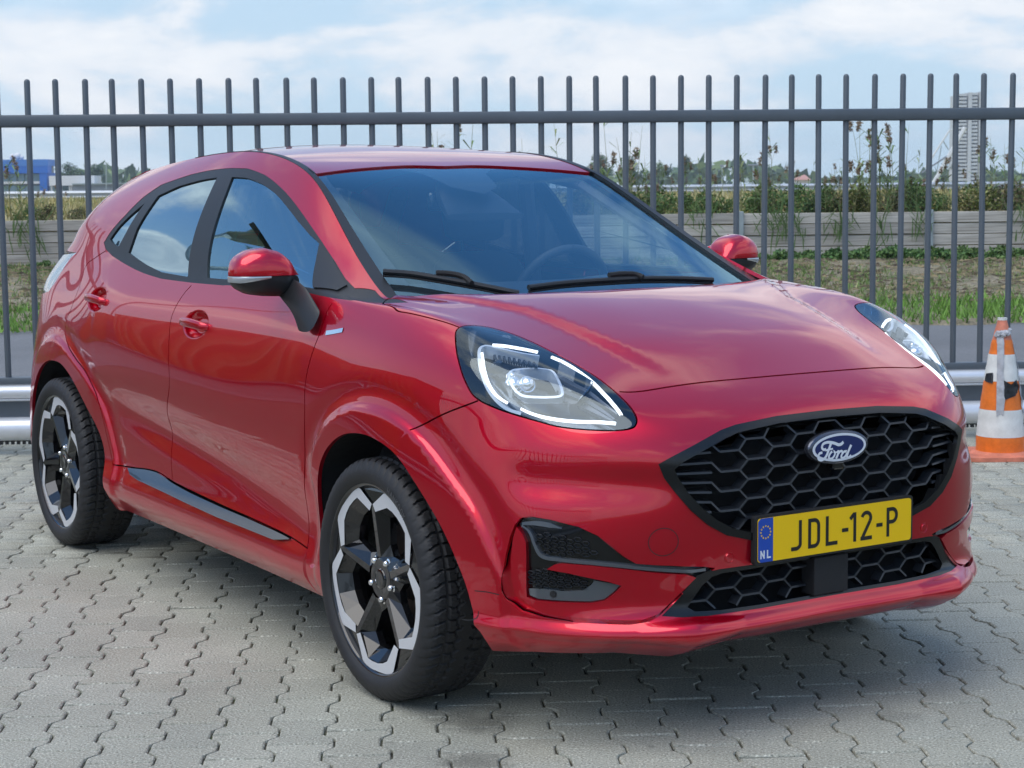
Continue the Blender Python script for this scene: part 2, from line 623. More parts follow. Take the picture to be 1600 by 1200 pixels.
def build_side_net():
    B = np.array(BASEPLAN)
    n = len(B)
    T = np.gradient(B, axis=0)
    T /= np.linalg.norm(T, axis=1)[:, None]
    Nn = np.stack([-T[:, 1], T[:, 0]], 1)          # outward (x, w)
    Nn *= np.sign((Nn * np.array([[1, 0]] * 4 + [[.7, .7]] * 2 + [[0, 1]] * 13 + [[-.7, .7]] + [[-1, 0]] * 4)).sum(1))[:, None]
    ks = sorted(KEYP)
    tab = np.array([KEYP[k] for k in ks])
    net = np.zeros((n, 14, 3))
    for i in range(n):
        for r in range(9):
            z = np.interp(i, ks, tab[:, r, 0]); o = np.interp(i, ks, tab[:, r, 1])
            xw = B[i] - Nn[i] * o
            net[i, r] = (xw[0], xw[1], z)
        a, b = np.array(ROW9[i]), np.array(ROW13[i])
        net[i, 9], net[i, 13] = a, b
        for k, t in ((10, .27), (11, .60), (12, .86)):
            p = a + (b - a) * t
            if i <= 9:                                # bonnet: crowned between the front edge and the cowl
                c = 4 * t * (1 - t)
                p[2] += c * np.interp(i, [0, 3, 5, 7, 9], [.040, .036, .022, .012, .004])
            elif i <= 18:                             # side windows: slight barrel
                c = 4 * t * (1 - t)
                lean = np.interp(i, [10, 12, 14, 17, 18], [.003, .022, .040, .040, .03])
                p[1] += c * lean * .75
                p[2] += c * lean * .55
            net[i, k] = p
        if 0 < i:
            pass
    # front-centre and rear-centre stations lie on w = 0
    net[0, :, 1] = 0
    net[-1, :, 1] = 0
    return net


AXLES = ((0.0, .33), (-2.588, .33))
HANDLES = []          # filled from the picture below: (x, z)


def xz_side(pts, w=.875):
    """Picture points laid on the vertical plane w metres out on the near side -> (x, z)."""
    return [tuple(at_plane(a, b, (0, -w, 0), np.array([0, 1.0, 0]))[[0, 2]]) for a, b in pts]


FLARES = [
    np.array([(-.365, -.2), (-.365, .50)] + xz_side([(478, 735), (484, 700), (500, 665), (523, 641), (547, 631), (581, 633.5), (615, 650.5), (653, 689), (687, 742), (716, 800), (735.5, 868), (745, 921), (747.5, 967)]) + [(.57, -.2)]),
    np.array([(-3.2, -.2), (-3.02, .45), (-2.94, .62)] + xz_side([(58, 540), (65, 530), (76, 523), (88, 525), (102, 537), (117, 556), (133, 580), (148, 612), (161, 652), (169, 690), (175.5, 728)]) + [(-2.02, .2), (-2.02, -.2)])]
ARCH_F = [(-.30, .0), (-.300, .27), (-.326, .367), (-.334, .470), (-.308, .585), (-.253, .650), (-.157, .704), (-.060, .724), (.04, .722), (.157, .690), (.267, .612), (.343, .543), (.392, .480), (.432, .401), (.455, .328), (.472, .278), (.484, .0)]
ARCH_R = [(-2.93, .0), (-2.945, .33), (-2.93, .45), (-2.885, .56), (-2.815, .645), (-2.746, .693), (-2.658, .722), (-2.564, .730), (-2.484, .722), (-2.398, .690), (-2.326, .644), (-2.256, .586), (-2.190, .530), (-2.142, .480), (-2.110, .420), (-2.094, .370), (-2.083, .295), (-2.075, .0)]


def poly_dist(x, z, poly):
    """Signed distance to a closed polygon in the x-z plane, positive inside."""
    near = (x > poly[:, 0].min() - .12) & (x < poly[:, 0].max() + .12) & (z < poly[:, 1].max() + .12)
    res = np.full(len(x), -1.0)
    if not near.any():
        return res
    P = np.c_[x, z][near]
    out = np.full(len(P), 1e9)
    n = len(poly)
    for k in range(n):
        a, b = poly[k], poly[(k + 1) % n]
        e = b - a
        t = np.clip(((P - a) @ e) / (e @ e), 0, 1)
        out = np.minimum(out, np.linalg.norm(P - a - t[:, None] * e, axis=1))
    res[near] = np.where(in_poly(P, poly), out, -out)
    return res


for _k in range(2):
    _p = FLARES[_k]
    FLARES[_k] = np.vstack([_p[:1], smooth_curve(_p[1:-1], .022), _p[-1:]])


def side_disp(P, u, v):
    x, w, z = P[:, 0], P[:, 1], P[:, 2]
    d = np.zeros(len(P))
    side = smoothstep(.70, .80, w) * (1 - smoothstep(9.5, 10.5, v))
    for fl in FLARES:                                 # flared arch bands
        dist = poly_dist(x, z, fl)
        d += side * (.0095 * smoothstep(-.004, .022, dist) - .005 * np.exp(-((dist + .03) / .03) ** 2) * (z > .3))
    # scooped lower doors
    t = (x + 1.25) / .95
    win = np.clip(1 - t * t, 0, 1) ** .8 * (np.abs(t) < 1)
    zc = .525 - .105 * t
    d -= side * (.024 - .008 * t) * win * np.exp(-((z - zc) / .070) ** 2)
    d += side * .008 * win * np.exp(-((z - (zc + .22)) / .12) ** 2)
    for hx, hz in HANDLES:
        q = ((x - hx) / .098) ** 2 + ((z - hz - .05 * (x - hx)) / .047) ** 2
        d -= .026 * smoothstep(1.0, .25, q) * (w > .6)
    # bonnet: raised middle panel with a soft shoulder
    hood = (1 - smoothstep(9.0, 8.3, 17.3 - v)) * (u < 9.5)
    edge = .47 + .16 * np.clip((.15 - x) / .3, 0, 1) - .10 * np.clip((x - .15) / .5, 0, 1)
    d += np.where(v > 9, .012 * (1 - smoothstep(edge - .035, edge + .03, w)) * smoothstep(9.1, 10.2, v) * (1 - smoothstep(12.0, 13.0, v)), 0) * (u < 10)
    lipd = np.clip(1 - np.abs(z - .300) / .028, 0, 1)
    d += (x > .2) * .011 * lipd ** 1.2 * smoothstep(.2, .5, x)
    d += (x > .4) * .020 * np.clip(1 - np.abs(w - .434) / .13, 0, 1) * (1 - smoothstep(.30, .345, z))
    # hollow below the headlamp, firm brow above the fog pods
    front = (x > .45)
    d -= front * .010 * np.exp(-((z - .665) / .045) ** 2) * smoothstep(.36, .58, w) * (1 - smoothstep(.74, .80, w))
    return d


side_net = build_side_net()
SIDE = Surf(side_net, sym_u=(True, True), disp=None)
# sign of the normal: outwards at the door
_n = SIDE.base_n(np.array([12.5]), np.array([5.0]))[0]
SIDE.flip = 1.0 if _n[1] > 0 else -1.0
SIDE.prepare(.1, .2)
for px, py in ((151, 468), (306, 507)):
    q = SIDE.pix([(px, py)])[0]
    p = SIDE.pos(q[:1], q[1:])[0]
    HANDLES.append((p[0], p[2]))
SIDE.disp = side_disp
SIDE.prepare(.05, .1)

# roof, windscreen and tailgate: across from the side rail (v=0) to the centre (v=5)
TOPC = [(-.075, 1.048), (-.36, 1.175), (-.74, 1.335), (-1.05, 1.449), (-1.50, 1.528), (-1.92, 1.546), (-2.34, 1.538), (-2.74, 1.500),
        (-2.88, 1.40), (-2.98, 1.27), (-3.07, 1.165)]


def build_top_net():
    net = np.zeros((11, 6, 3))
    for k in range(11):
        e = np.array(ROW13[k + 10]); c = np.array([TOPC[k][0], 0, TOPC[k][1]])
        if k == 0:
            e = e + np.array([-.02, -.003, -.018])
        for j in range(6):
            t = j / 5.0
            w = e[1] * (1 - t)
            s = 1 - (w / e[1]) ** 2
            s = s if k > 2 else 1 - (w / e[1]) ** 2.3
            p = e + (c - e) * s
            p[1] = w
            net[k, j] = p
    return net


TOP = Surf(build_top_net(), sym_v=(False, True), comp=3)
TOP.flip = 1.0 if TOP.base_n(np.array([5.0]), np.array([3.0]))[0][2] > 0 else -1.0
TOP.prepare(.05, .1)


def cut_surface(S, regions, ribbons, extra=None, du=.08, dv=.14, rim=.012):
    """Triangulate the whole half surface with every outline as a constraint; return {name: (uv, tris)}.
    regions: ordered [(name, uv polygon)]; a triangle belongs to the first polygon that holds it, else to 'body'."""
    pts, cons = [], []

    def add_loop(L):
        L = np.clip(L, [0, 0], [S.nu - 1, S.nv - 1])
        b = len(pts)
        pts.extend(map(tuple, L))
        n = len(L)
        for k in range(n):
            if np.linalg.norm(L[k] - L[(k + 1) % n]) > 1e-7:
                cons.append((b + k, b + (k + 1) % n))

    for nme, L in regions:
        add_loop(L)
    for L in ribbons:
        add_loop(L)
    gu = np.linspace(0, S.nu - 1, int((S.nu - 1) / du) + 1)
    gv = np.linspace(0, S.nv - 1, int((S.nv - 1) / dv) + 1)
    uu, vv = np.meshgrid(gu, gv, indexing='ij')
    G = np.stack([uu.ravel(), vv.ravel()], 1)
    if extra is not None:
        G = np.vstack([G, extra])
    b = len(pts)
    pts.extend(map(tuple, G))
    nu, nv = len(gu), len(gv)
    bd = [i * nv for i in range(nu)] + [(nu - 1) * nv + j for j in range(nv)] + [i * nv + nv - 1 for i in range(nu)][::-1] + [j for j in range(nv)][::-1]
    for a, c in zip(bd, bd[1:]):
        if a != c:
            cons.append((b + a, b + c))
    res = delaunay_2d_cdt([Vector(p) for p in pts], cons, [], 0, 1e-6)
    UV = np.array([tuple(v) for v in res[0]])
    T = np.array([f for f in res[2] if len(f) == 3])
    cen = UV[T].mean(1)
    area = np.abs(np.cross(UV[T[:, 1]] - UV[T[:, 0]], UV[T[:, 2]] - UV[T[:, 0]]))
    T, cen = T[area > 1e-10], cen[area > 1e-10]
    lab = np.full(len(T), -1)
    gap = np.zeros(len(T), bool)
    for L in ribbons:
        gap |= in_poly(cen, L)
    for k in range(len(regions))[::-1]:
        lab[in_poly(cen, regions[k][1])] = k
    out = {}
    for k in range(-1, len(regions)):
        sel = (lab == k) & ~gap
        out['body' if k < 0 else regions[k][0]] = T[sel]
    return UV, out


def panel_arrays(S, UV, T, offset=0.0, rim=.012, rim_dir=-1.0):
    """Vertices, faces and normals (half surface, +w) of one cut panel with its folded-in edge."""
    used, inv = np.unique(T.ravel(), return_inverse=True)
    F = inv.reshape(-1, 3)
    u, v = UV[used, 0], UV[used, 1]
    P = S.pos(u, v); N = S.nrm(u, v)
    # face orientation follows the normals
    fn = np.cross(P[F[:, 1]] - P[F[:, 0]], P[F[:, 2]] - P[F[:, 0]])
    flip = (fn * N[F[:, 0]]).sum(1) < 0
    F[flip] = F[flip][:, ::-1]
    P = P + N * offset
    V, NN, FF = P, N, [tuple(f) for f in F]
    if rim:
        e = np.vstack([F[:, [0, 1]], F[:, [1, 2]], F[:, [2, 0]]])
        key = {}
        for a, b in e:
            key[(a, b)] = key.get((a, b), 0) + 1
        be = [(a, b) for (a, b) in key if (b, a) not in key]
        if be:
            be = np.array(be)
            # leave the centre line open
            mid = (P[be[:, 0], 1] + P[be[:, 1], 1]) / 2
            be = be[mid > 1e-4]
        if len(be):
            t = P[be[:, 1]] - P[be[:, 0]]
            en = np.cross(t, N[be[:, 0]])
            en /= np.linalg.norm(en, axis=1)[:, None] + 1e-12
            vn = np.zeros_like(P)
            np.add.at(vn, be[:, 0], en); np.add.at(vn, be[:, 1], en)
            vs_ = np.unique(be)
            vn = vn[vs_] / (np.linalg.norm(vn[vs_], axis=1)[:, None] + 1e-12)
            m = {int(a): k for k, a in enumerate(vs_)}
            b0 = len(P)
            r1 = P[vs_] + vn * .0006 * 0
            r2 = P[vs_] - N[vs_] * rim
            V = np.vstack([V, r1, r2])
            NN = np.vstack([NN, vn, vn])
            k = len(vs_)
            for a, b in be:
                i, j = m[int(a)], m[int(b)]
                FF.append((b0 + j, b0 + i, b0 + k + i)); FF.append((b0 + j, b0 + k + i, b0 + k + j))
    return V, FF, NN


def half_object(name, S, UV, T, m, parent, side, offset=0.0, rim=.012):
    """side: -1 right (near), +1 left, 0 both joined."""
    V, F, N = panel_arrays(S, UV, T, offset, rim)
    Vs, Fs, Ns = [], [], []
    for sg in ((side,) if side else (-1, 1)):
        b = sum(len(v) for v in Vs)
        Vs.append(V * [1, sg, 1]); Ns.append(N * [1, sg, 1])
        Fs += [tuple(b + i for i in (f if sg > 0 else f[::-1])) for f in F]
    me = mesh_np(name, np.vstack(Vs), Fs, np.vstack(Ns))
    return link(name, me, parent, m)
# ------------------------------------------------------------------ the car
CAR = thing('parked_car', 'glossy dark red compact crossover with yellow number plate parked on the grey pavers', 'car')
Z1 = lambda pts: [(a * .35, 200 + b * .35) for a, b in pts]
Z2 = lambda pts: [(a * .35, 560 + b * .35) for a, b in pts]
Z8 = lambda pts: [(300 + a * .25836, 250 + b * .25836) for a, b in pts]
ZH = lambda pts: [(700 + a * .2, 490 + b * .2) for a, b in pts]
ZF = lambda pts: [(780 + a * .225, 780 + b * .225) for a, b in pts]
ZG = lambda pts: [(980 + a * .36663, 600 + b * .36663) for a, b in pts]

uv = SIDE.pix
STEP = .02


def poly(pts, closed=True, step=.05, smooth=True):
    q = uv(pts)
    return smooth_curve(q, step, closed) if smooth else resample(q, step, closed)


def arch_loop(pts):
    c = smooth_curve(np.array([p for p in pts if p[1] > .2]), .02)
    q = SIDE.side([(x, z) for x, z in c])
    return np.vstack([[[q[0][0], 0.0]], q, [[q[-1][0], 0.0]]])


lamp_out = poly(ZH([(60, 150), (92, 108), (200, 92), (320, 106), (480, 150), (650, 218), (830, 306), (1000, 398), (1150, 488), (1270, 580),
                    (1380, 680), (1455, 775), (1475, 835), (1455, 885), (1400, 905), (1250, 914), (1000, 900), (850, 880), (700, 840),
                    (500, 782), (380, 740), (250, 680), (190, 630), (130, 520), (90, 400), (65, 280)]))
frame = poly(Z1([(463, 512), (490, 468), (560, 388), (640, 308), (720, 253), (850, 208), (940, 188), (1010, 180), (1088, 180)])
             + Z8([(330, 50), (440, 90), (530, 160), (620, 260), (700, 370), (790, 500), (870, 620), (930, 720), (985, 775), (1108, 789), (1245, 840),
                   (1310, 862)])
             + Z8([(1100, 862), (960, 850), (870, 838), (780, 822), (690, 800), (300, 762), (200, 757)])
             + Z1([(1000, 703), (850, 690), (720, 673), (640, 648), (560, 608), (500, 570), (470, 540)]), smooth=False)
glass_f = poly(Z8([(240, 102), (330, 107), (420, 142), (500, 200), (570, 280), (640, 370), (700, 440), (768, 502), (752, 620), (735, 776), (500, 745), (300, 728), (92, 712)]), smooth=False)
glass_r = poly(Z1([(968, 220), (900, 231), (800, 258), (705, 302), (665, 358), (610, 450), (572, 556), (640, 604), (720, 643), (838, 664)]), smooth=False)
glass_q = poly(Z1([(645, 335), (580, 390), (530, 440), (490, 495), (500, 512), (527, 530), (560, 470), (600, 400)]), smooth=False)
mirror_tri = poly(Z8([(775, 505), (850, 600), (905, 700), (940, 760), (880, 792), (735, 776), (752, 620)]), smooth=False)
archF = arch_loop(ARCH_F)
archR = arch_loop(ARCH_R)
NUMX = SIDE.nu - 1

# bonnet polygon: row 9 at the front, lamp edge, side cut, then the cowl
hood_front = np.stack([np.linspace(0, 1, 12), np.full(12, 9.0)], 1)
hq = uv([(1094, 600), (1030, 607), (968, 612)])
hood_side = uv([(719, 512), (700, 505), (672, 497), (640, 489.5), (622, 486), (616, 481)])
hood_line = np.vstack([[[0, 9.0]], [[1.0, 9.0]], [[2.0, 9.0]], hq[1:]])
corner = uv([(616, 481)])[0]
hood_side_line = smooth_curve(np.vstack([hood_side, [[max(9.2, corner[0] + .1), corner[1] + .6], [9.4, 13.0]]]), .05)
lampmid = uv(ZH([(1150, 488), (830, 306), (480, 150), (200, 92)]))
hood = np.vstack([smooth_curve(hood_line, .05), lampmid + np.array([.0, -.25]), hood_side_line, [[0, 13.0]]])
print('hood corner uv', corner, 'hood front hits', hq, 'lamp uv range', lamp_out.min(0), lamp_out.max(0))
cut_bf = smooth_curve(np.vstack([uv([(747, 626), (705, 642), (668, 660)]), uv([(640, 672)])]), .05)
cut_fd = smooth_curve(uv([(519, 474), (512, 485), (500, 520), (492, 540), (484, 565), (477, 600), (476, 650), (476.5, 700), (478, 780), (480.5, 856)]), .05)
cut_b = smooth_curve(uv([(299, 446), (289, 457), (280, 470), (272, 485), (267, 500), (264.5, 522), (263.5, 560), (264.5, 602), (266.7, 665), (269, 752)]), .05)
cut_sill = smooth_curve(uv([(176, 726), (205, 730), (245, 737), (273, 754), (350, 791), (400, 813), (452, 838), (481, 857)]), .05)
cut_rr = smooth_curve(uv([(165, 392), (150, 402), (135, 414), (129, 430), (124, 448), (112, 480), (104, 500), (102, 520), (106, 538), (118, 560), (133, 580),
                          (148, 610), (161, 655), (169, 690), (176, 726)]), .05)
flare_end = None
strake = poly(Z2([(578, 487), (640, 489), (700, 508), (780, 556), (1000, 662), (1292, 795), (1302, 806), (1240, 806), (1000, 706), (780, 604), (640, 542), (600, 518)]), smooth=False)

# the front: outlines given as (w, z) straight ahead
grille_o = SIDE.front([(0.001, .806), (.17, .803), (.30, .792), (.345, .783), (.43, .752), (.485, .728), (.512, .713), (.500, .680), (.476, .643), (.44, .597), (.397, .559),
                       (.345, .529), (.267, .508), (.17, .498), (0.001, .496)])
grille_o[0][0] = grille_o[-1][0] = 0
grille_i = SIDE.front([(0.001, .790), (.17, .787), (.30, .775), (.335, .766), (.41, .738), (.462, .714), (.478, .700), (.470, .680), (.448, .643), (.415, .605), (.375, .571),
                       (.325, .543), (.255, .524), (.17, .515), (0.001, .513)])
grille_i[0][0] = grille_i[-1][0] = 0
low_o = SIDE.front([(0.001, .444), (.20, .444), (.354, .444), (.385, .441), (.415, .431), (.506, .340), (.46, .335), (.395, .333), (.233, .332), (0.001, .332)])
low_o[0][0] = low_o[-1][0] = 0
low_i = SIDE.front([(0.001, .434), (.20, .433), (.345, .431), (.375, .424), (.398, .405), (.437, .356), (.42, .345), (.35, .342), (.233, .341), (0.001, .341)])
low_i[0][0] = low_i[-1][0] = 0
pod_out = poly(ZF([(112, 172), (150, 130), (220, 118), (350, 140), (550, 190), (690, 255), (800, 340), (870, 400), (950, 448), (1200, 462), (1420, 468), (1500, 478)])
               + ZF([(1470, 505), (1385, 548), (1240, 690), (1105, 815), (1045, 850), (900, 872), (700, 866), (500, 852), (300, 825), (150, 780), (50, 700), (12, 640),
                     (15, 540), (45, 380), (75, 260)]), smooth=False)
blade = poly(ZF([(120, 192), (160, 240), (185, 300), (188, 400), (188, 640), (192, 680), (250, 702), (450, 717), (640, 720), (730, 705), (800, 655), (850, 602), (760, 575), (640, 550), (480, 515),
                 (330, 487), (380, 455), (430, 445), (640, 462), (900, 490), (1300, 524), (1368, 546), (1230, 680), (1100, 800), (1000, 836), (850, 840), (600, 828), (400, 808),
                 (270, 775), (190, 720), (110, 650), (85, 560), (80, 400), (95, 270)]), smooth=False)
pod_hi = poly(ZF([(125, 178), (150, 138), (220, 126), (350, 148), (545, 198), (682, 262), (790, 350), (862, 408), (945, 456), (1200, 470), (1425, 474), (1495, 482), (1470, 500),
                  (1395, 540), (1368, 546), (1300, 524), (900, 490), (640, 462), (430, 445), (380, 455), (330, 487), (188, 480), (188, 400), (185, 300), (160, 240)]), smooth=False)
pod_lo = poly(ZF([(188, 482), (330, 489), (480, 517), (640, 552), (760, 577), (850, 602), (800, 655), (730, 705), (640, 720), (450, 717), (250, 702), (192, 680), (188, 640)]), smooth=False)
tail = poly([(120, 395), (110, 403), (104, 412), (96, 425), (84, 444), (76.5, 455)], closed=False)
tailpoly = np.vstack([tail, [[tail[-1][0] + 1.2, tail[-1][1] - .1], [tail[0][0] + 3, tail[0][1] + .1]]])
print('tail', tail[0], tail[-1])

regions = [
    ('arch_f', archF), ('arch_r', archR), ('lamp', lamp_out), ('grille_in', grille_i), ('grille_ring', grille_o), ('low_in', low_i), ('low_ring', low_o),
    ('blade', blade), ('pod_hi', pod_hi), ('pod_lo', pod_lo), ('pod_groove', pod_out),
    ('glass_front', glass_f), ('glass_rear', glass_r), ('glass_quarter', glass_q), ('mirror_base', mirror_tri), ('window_frame', frame),
    ('tail_lamp', tailpoly), ('strake', strake), ('hood', hood),
]
# panels split by polygons made of the cut lines
fd_top = uv([(519, 471), (299, 440)])
front_door = np.vstack([cut_fd, cut_sill[::-1][:0], np.array(smooth_curve(uv([(480.5, 857), (452, 838), (400, 813), (350, 791), (273, 755)]), .05)), cut_b[::-1], [[cut_b[0][0], 10.2], [cut_fd[0][0], 10.2]]])
rear_door = np.vstack([cut_b, smooth_curve(uv([(269, 753), (245, 737), (205, 730), (176, 726)]), .05), cut_rr[::-1], [[cut_rr[0][0], 10.5], [cut_b[0][0], 10.2]]])
bfx = cut_bf[-1]
bumper = np.vstack([[[0, 0]], [[0, 9.0]], hood_line, lampmid[:1], uv(ZH([(1000, 700), (500, 700)])), cut_bf, uv([(620, 690)]), [[9.0, 3.0]], [[9.0, 0]]])
fender = np.vstack([uv(ZH([(500, 700), (1000, 700)])), lampmid[:1], lampmid[1:] + np.array([0, -.1]), hood_side_line, [[cut_fd[0][0], 13.0]], [[cut_fd[0][0], 10.0]], cut_fd, [[cut_fd[-1][0], 0], [9.0, 0], [9.0, 3.0]], uv([(620, 690)]), cut_bf[::-1]])
regions += [('bumper', bumper), ('front_door', front_door), ('rear_door', rear_door), ('fender', fender)]

G = .0045
ribbons = [SIDE.ribbon(l, G) for l in (cut_bf, cut_fd, cut_b, cut_sill, cut_rr)]
ribbons.append(SIDE.ribbon(smooth_curve(hood_line, .05), .006))
ribbons.append(SIDE.ribbon(hood_side_line[:-10], .005))
lo2 = np.vstack([lamp_out, lamp_out[:1]])
ribbons.append(SIDE.ribbon(lo2, .004))

# extra points: arch rings, handle bowls, cut-line neighbourhoods
ex = []
for fl in FLARES:
    c = smooth_curve(fl[1:-1], .025)
    T_ = np.gradient(c, axis=0); T_ /= np.linalg.norm(T_, axis=1)[:, None]
    N_ = np.stack([-T_[:, 1], T_[:, 0]], 1)
    for o_ in (-.03, -.016, -.008, -.003, .002, .006, .010, .014, .018, .026):
        for p in c + N_ * o_:
            if p[1] > .28 and -3.1 < p[0] < .56:
                h = SIDE.bvh.ray_cast(Vector((p[0], 3, p[1])), Vector((0, -1, 0)))
                ex.append(SIDE.hit_uv(h[0], h[2]))
for hx, hz in HANDLES:
    for r in np.linspace(.05, 1.1, 14):
        for a in np.linspace(0, 2 * PI, int(10 + 40 * r))[:-1]:
            x = hx + .098 * r * math.cos(a); z = hz + .047 * r * math.sin(a) + .05 * (x - hx)
            h = SIDE.bvh.ray_cast(Vector((x, 3, z)), Vector((0, -1, 0)))
            ex.append(SIDE.hit_uv(h[0], h[2]))
import time as _t
_t0 = _t.time()
ex = np.array(ex)
ex = ex[~np.isnan(ex[:, 0])]
UV, PAN = cut_surface(SIDE, regions, ribbons, ex)
print('cdt', _t.time() - _t0, {k: len(v) for k, v in PAN.items()})

GRFR = mat('grille_frame_black', (0.008, 0.009, 0.010), 0.22, bump=.02, bscale=400)
H = lambda name, key, m, side, off=0.0, rim=.012, parent=None: half_object(name, SIDE, UV, PAN[key], m, parent or CAR, side, off, rim) if len(PAN[key]) else None
H('body', 'body', PAINT, 0)
H('bonnet', 'hood', PAINT, 0)
bumper_o = H('front_bumper', 'bumper', PAINT, 0)
for sd in (-1, 1):
    H('fender', 'fender', PAINT, sd)
    H('front_door', 'front_door', PAINT, sd)
    H('rear_door', 'rear_door', PAINT, sd)
    H('window_frame', 'window_frame', SATIN, sd, -.001)
    H('mirror_base', 'mirror_base', SATIN, sd, .004)
    H('window_glass', 'glass_front', GLASS_S, sd, -.006, 0)
    H('window_glass', 'glass_rear', GLASS_P, sd, -.006, 0)
    H('quarter_glass', 'glass_quarter', GLASS_P, sd, -.006, 0)
    Vp, Fp, Np = panel_arrays(SIDE, UV, PAN['strake'], .003, .008)
    zt_ = np.interp(Vp[:, 0], [-1.9, -1.3, -.55], [.405, .40, .36])
    Vp[:, 1] += np.clip(zt_ - Vp[:, 2], 0, .1) * .55
    Np = Np + np.array([0, 0, .55]); Np /= np.linalg.norm(Np, axis=1)[:, None]
    link('door_strake', mesh_np('door_strake', Vp * [1, sd, 1], [tuple(f if sd > 0 else f[::-1]) for f in Fp], Np * [1, sd, 1]), CAR, GLOSSB)
    H('tail_lamp', 'tail_lamp', CHROME, sd)
    H('headlamp', 'lamp', LENS, sd, 0, 0)
    H('fog_blade', 'blade', PAINT, sd, 0, .03)
    H('fog_pod', 'pod_hi', GLOSSB, sd, -.014)
    H('fog_pod', 'pod_lo', GLOSSB, sd, -.016)
    H('pod_groove', 'pod_groove', PAINT, sd, -.022, 0)
H('grille_frame', 'grille_ring', GRFR, 0, .006, .03)
H('lower_grille_frame', 'low_ring', GRFR, 0, -.004, .03)
# ---- roof, windscreen, tailgate
tedge = TOP.pix([(487, 272.5), (540, 265.5), (590, 261), (640, 258.5)])
screen_top = smooth_curve(np.vstack([tedge, [[(tedge[-1][0] + tedge[-2][0]) / 2, 5.0]]]), .05)
screen_top = np.clip(screen_top, 0, [10, 5.0])
trim = np.vstack([[[0, .0]], resample(np.array([[0, .34], [1.5, .22], [2.9, .16], [tedge[0][0], .20]]), .05), [[tedge[0][0] - .0, 0.0]]])
screen = np.vstack([[[0, 0]], [[0, 5.0]], screen_top[::-1], [[tedge[0][0], 0]]])
ditch = np.vstack([[[tedge[0][0], 0]], resample(np.array([[tedge[0][0], .24], [3.6, .22], [4.5, .12], [5.2, .02]]), .1), [[5.2, 0]]])
rglass = resample(np.array([[7.25, .35], [9.6, .35], [9.75, 5.0], [7.35, 5.0]]), .1, True)
spoil = resample(np.array([[6.4, .12], [7.2, .02], [7.3, 5.0], [6.7, 5.0]]), .1, True)
tr = [('trim', trim), ('screen', screen), ('ditch', ditch), ('rear_glass', rglass), ('spoiler', spoil)]
UVt, PT = cut_surface(TOP, tr, [TOP.ribbon(screen_top, .006)], None, .08, .2)
print('top', {k: len(v) for k, v in PT.items()}, tedge)
HT = lambda name, key, m, side=0, off=0.0, rim=.012: half_object(name, TOP, UVt, PT[key], m, CAR, side, off, rim)
HT('roof', 'body', PAINT)
HT('roof_spoiler', 'spoiler', PAINT, 0, .004)
HT('windscreen', 'screen', GLASS_W, 0, -.006, 0)
HT('rear_window', 'rear_glass', GLASS_P, 0, .002, .006)
for sd in (-1, 1):
    HT('pillar_trim', 'trim', SATIN, sd, .004)
    HT('roof_ditch', 'ditch', SATIN, sd, .002)


def strip(S, line, width, off, m, name, side=0, taper=None, parent=None, thick=.0):
    """Ribbon lying over the surface along a uv line, folded down at its edges."""
    L = np.asarray(line)
    P = S.pos(L[:, 0], L[:, 1]); n = S.nrm(L[:, 0], L[:, 1])
    T = np.gradient(P, axis=0); T /= np.linalg.norm(T, axis=1)[:, None] + 1e-12
    O = np.cross(n, T) * width / 2
    if taper is not None:
        O = O * np.interp(np.linspace(0, 1, len(L)), np.linspace(0, 1, len(taper)), taper)[:, None]
    off = np.interp(np.linspace(0, 1, len(L)), np.linspace(0, 1, len(off)), off)[:, None] if hasattr(off, '__len__') else off
    rows = [P - O + n * (off - thick), P - O + n * off, P + O + n * off, P + O + n * (off - thick)] if thick else [P - O + n * off, P + O + n * off]
    V, F = [], []
    for sg in ((side,) if side else (-1, 1)):
        b = len(V) * 0 + sum(len(x) for x in V)
        V.append(np.vstack(rows) * [1, sg, 1])
        k = len(L)
        for r in range(len(rows) - 1):
            for i in range(k - 1):
                f = (b + r * k + i, b + r * k + i + 1, b + (r + 1) * k + i + 1, b + (r + 1) * k + i)
                F.append(f if sg > 0 else f[::-1])
    me = mesh_np(name, np.vstack(V), F, None, False)
    return link(name, me, parent or CAR, m)


LAMPBOWL = mat('lamp_bowl', (0.085, 0.10, 0.12), 0.18, 0.85)
LAMPDARK = mat('lamp_dark', (0.02, 0.022, 0.025), 0.25, 0.3)
DRL = mat('lit_white', (0.9, 0.92, 0.95), 0.3, emit=(0.93, 0.97, 1.0), emit_s=1.15)
RINGD = mat('lamp_facet', (0.11, 0.12, 0.14), 0.45, 0.5)
RINGM = mat('lamp_ring', (0.62, 0.66, 0.70), 0.25, 0.3)
drl_lines = [[(352, 222), (450, 229), (560, 247), (640, 262), (706, 277)], [(262, 288), (266, 340), (272, 420), (300, 530), (350, 615), (400, 660), (460, 696)],
             [(813, 314), (900, 352), (1000, 412), (1130, 510), (1230, 612), (1300, 695), (1357, 778)], [(562, 738), (620, 766), (720, 798), (850, 822), (1000, 836), (1200, 840), (1312, 848)]]
ring_px = [(470, 420), (500, 375), (570, 358), (760, 352), (830, 370), (870, 430), (892, 520), (880, 580), (820, 600), (640, 610), (560, 600), (510, 560), (480, 490)]
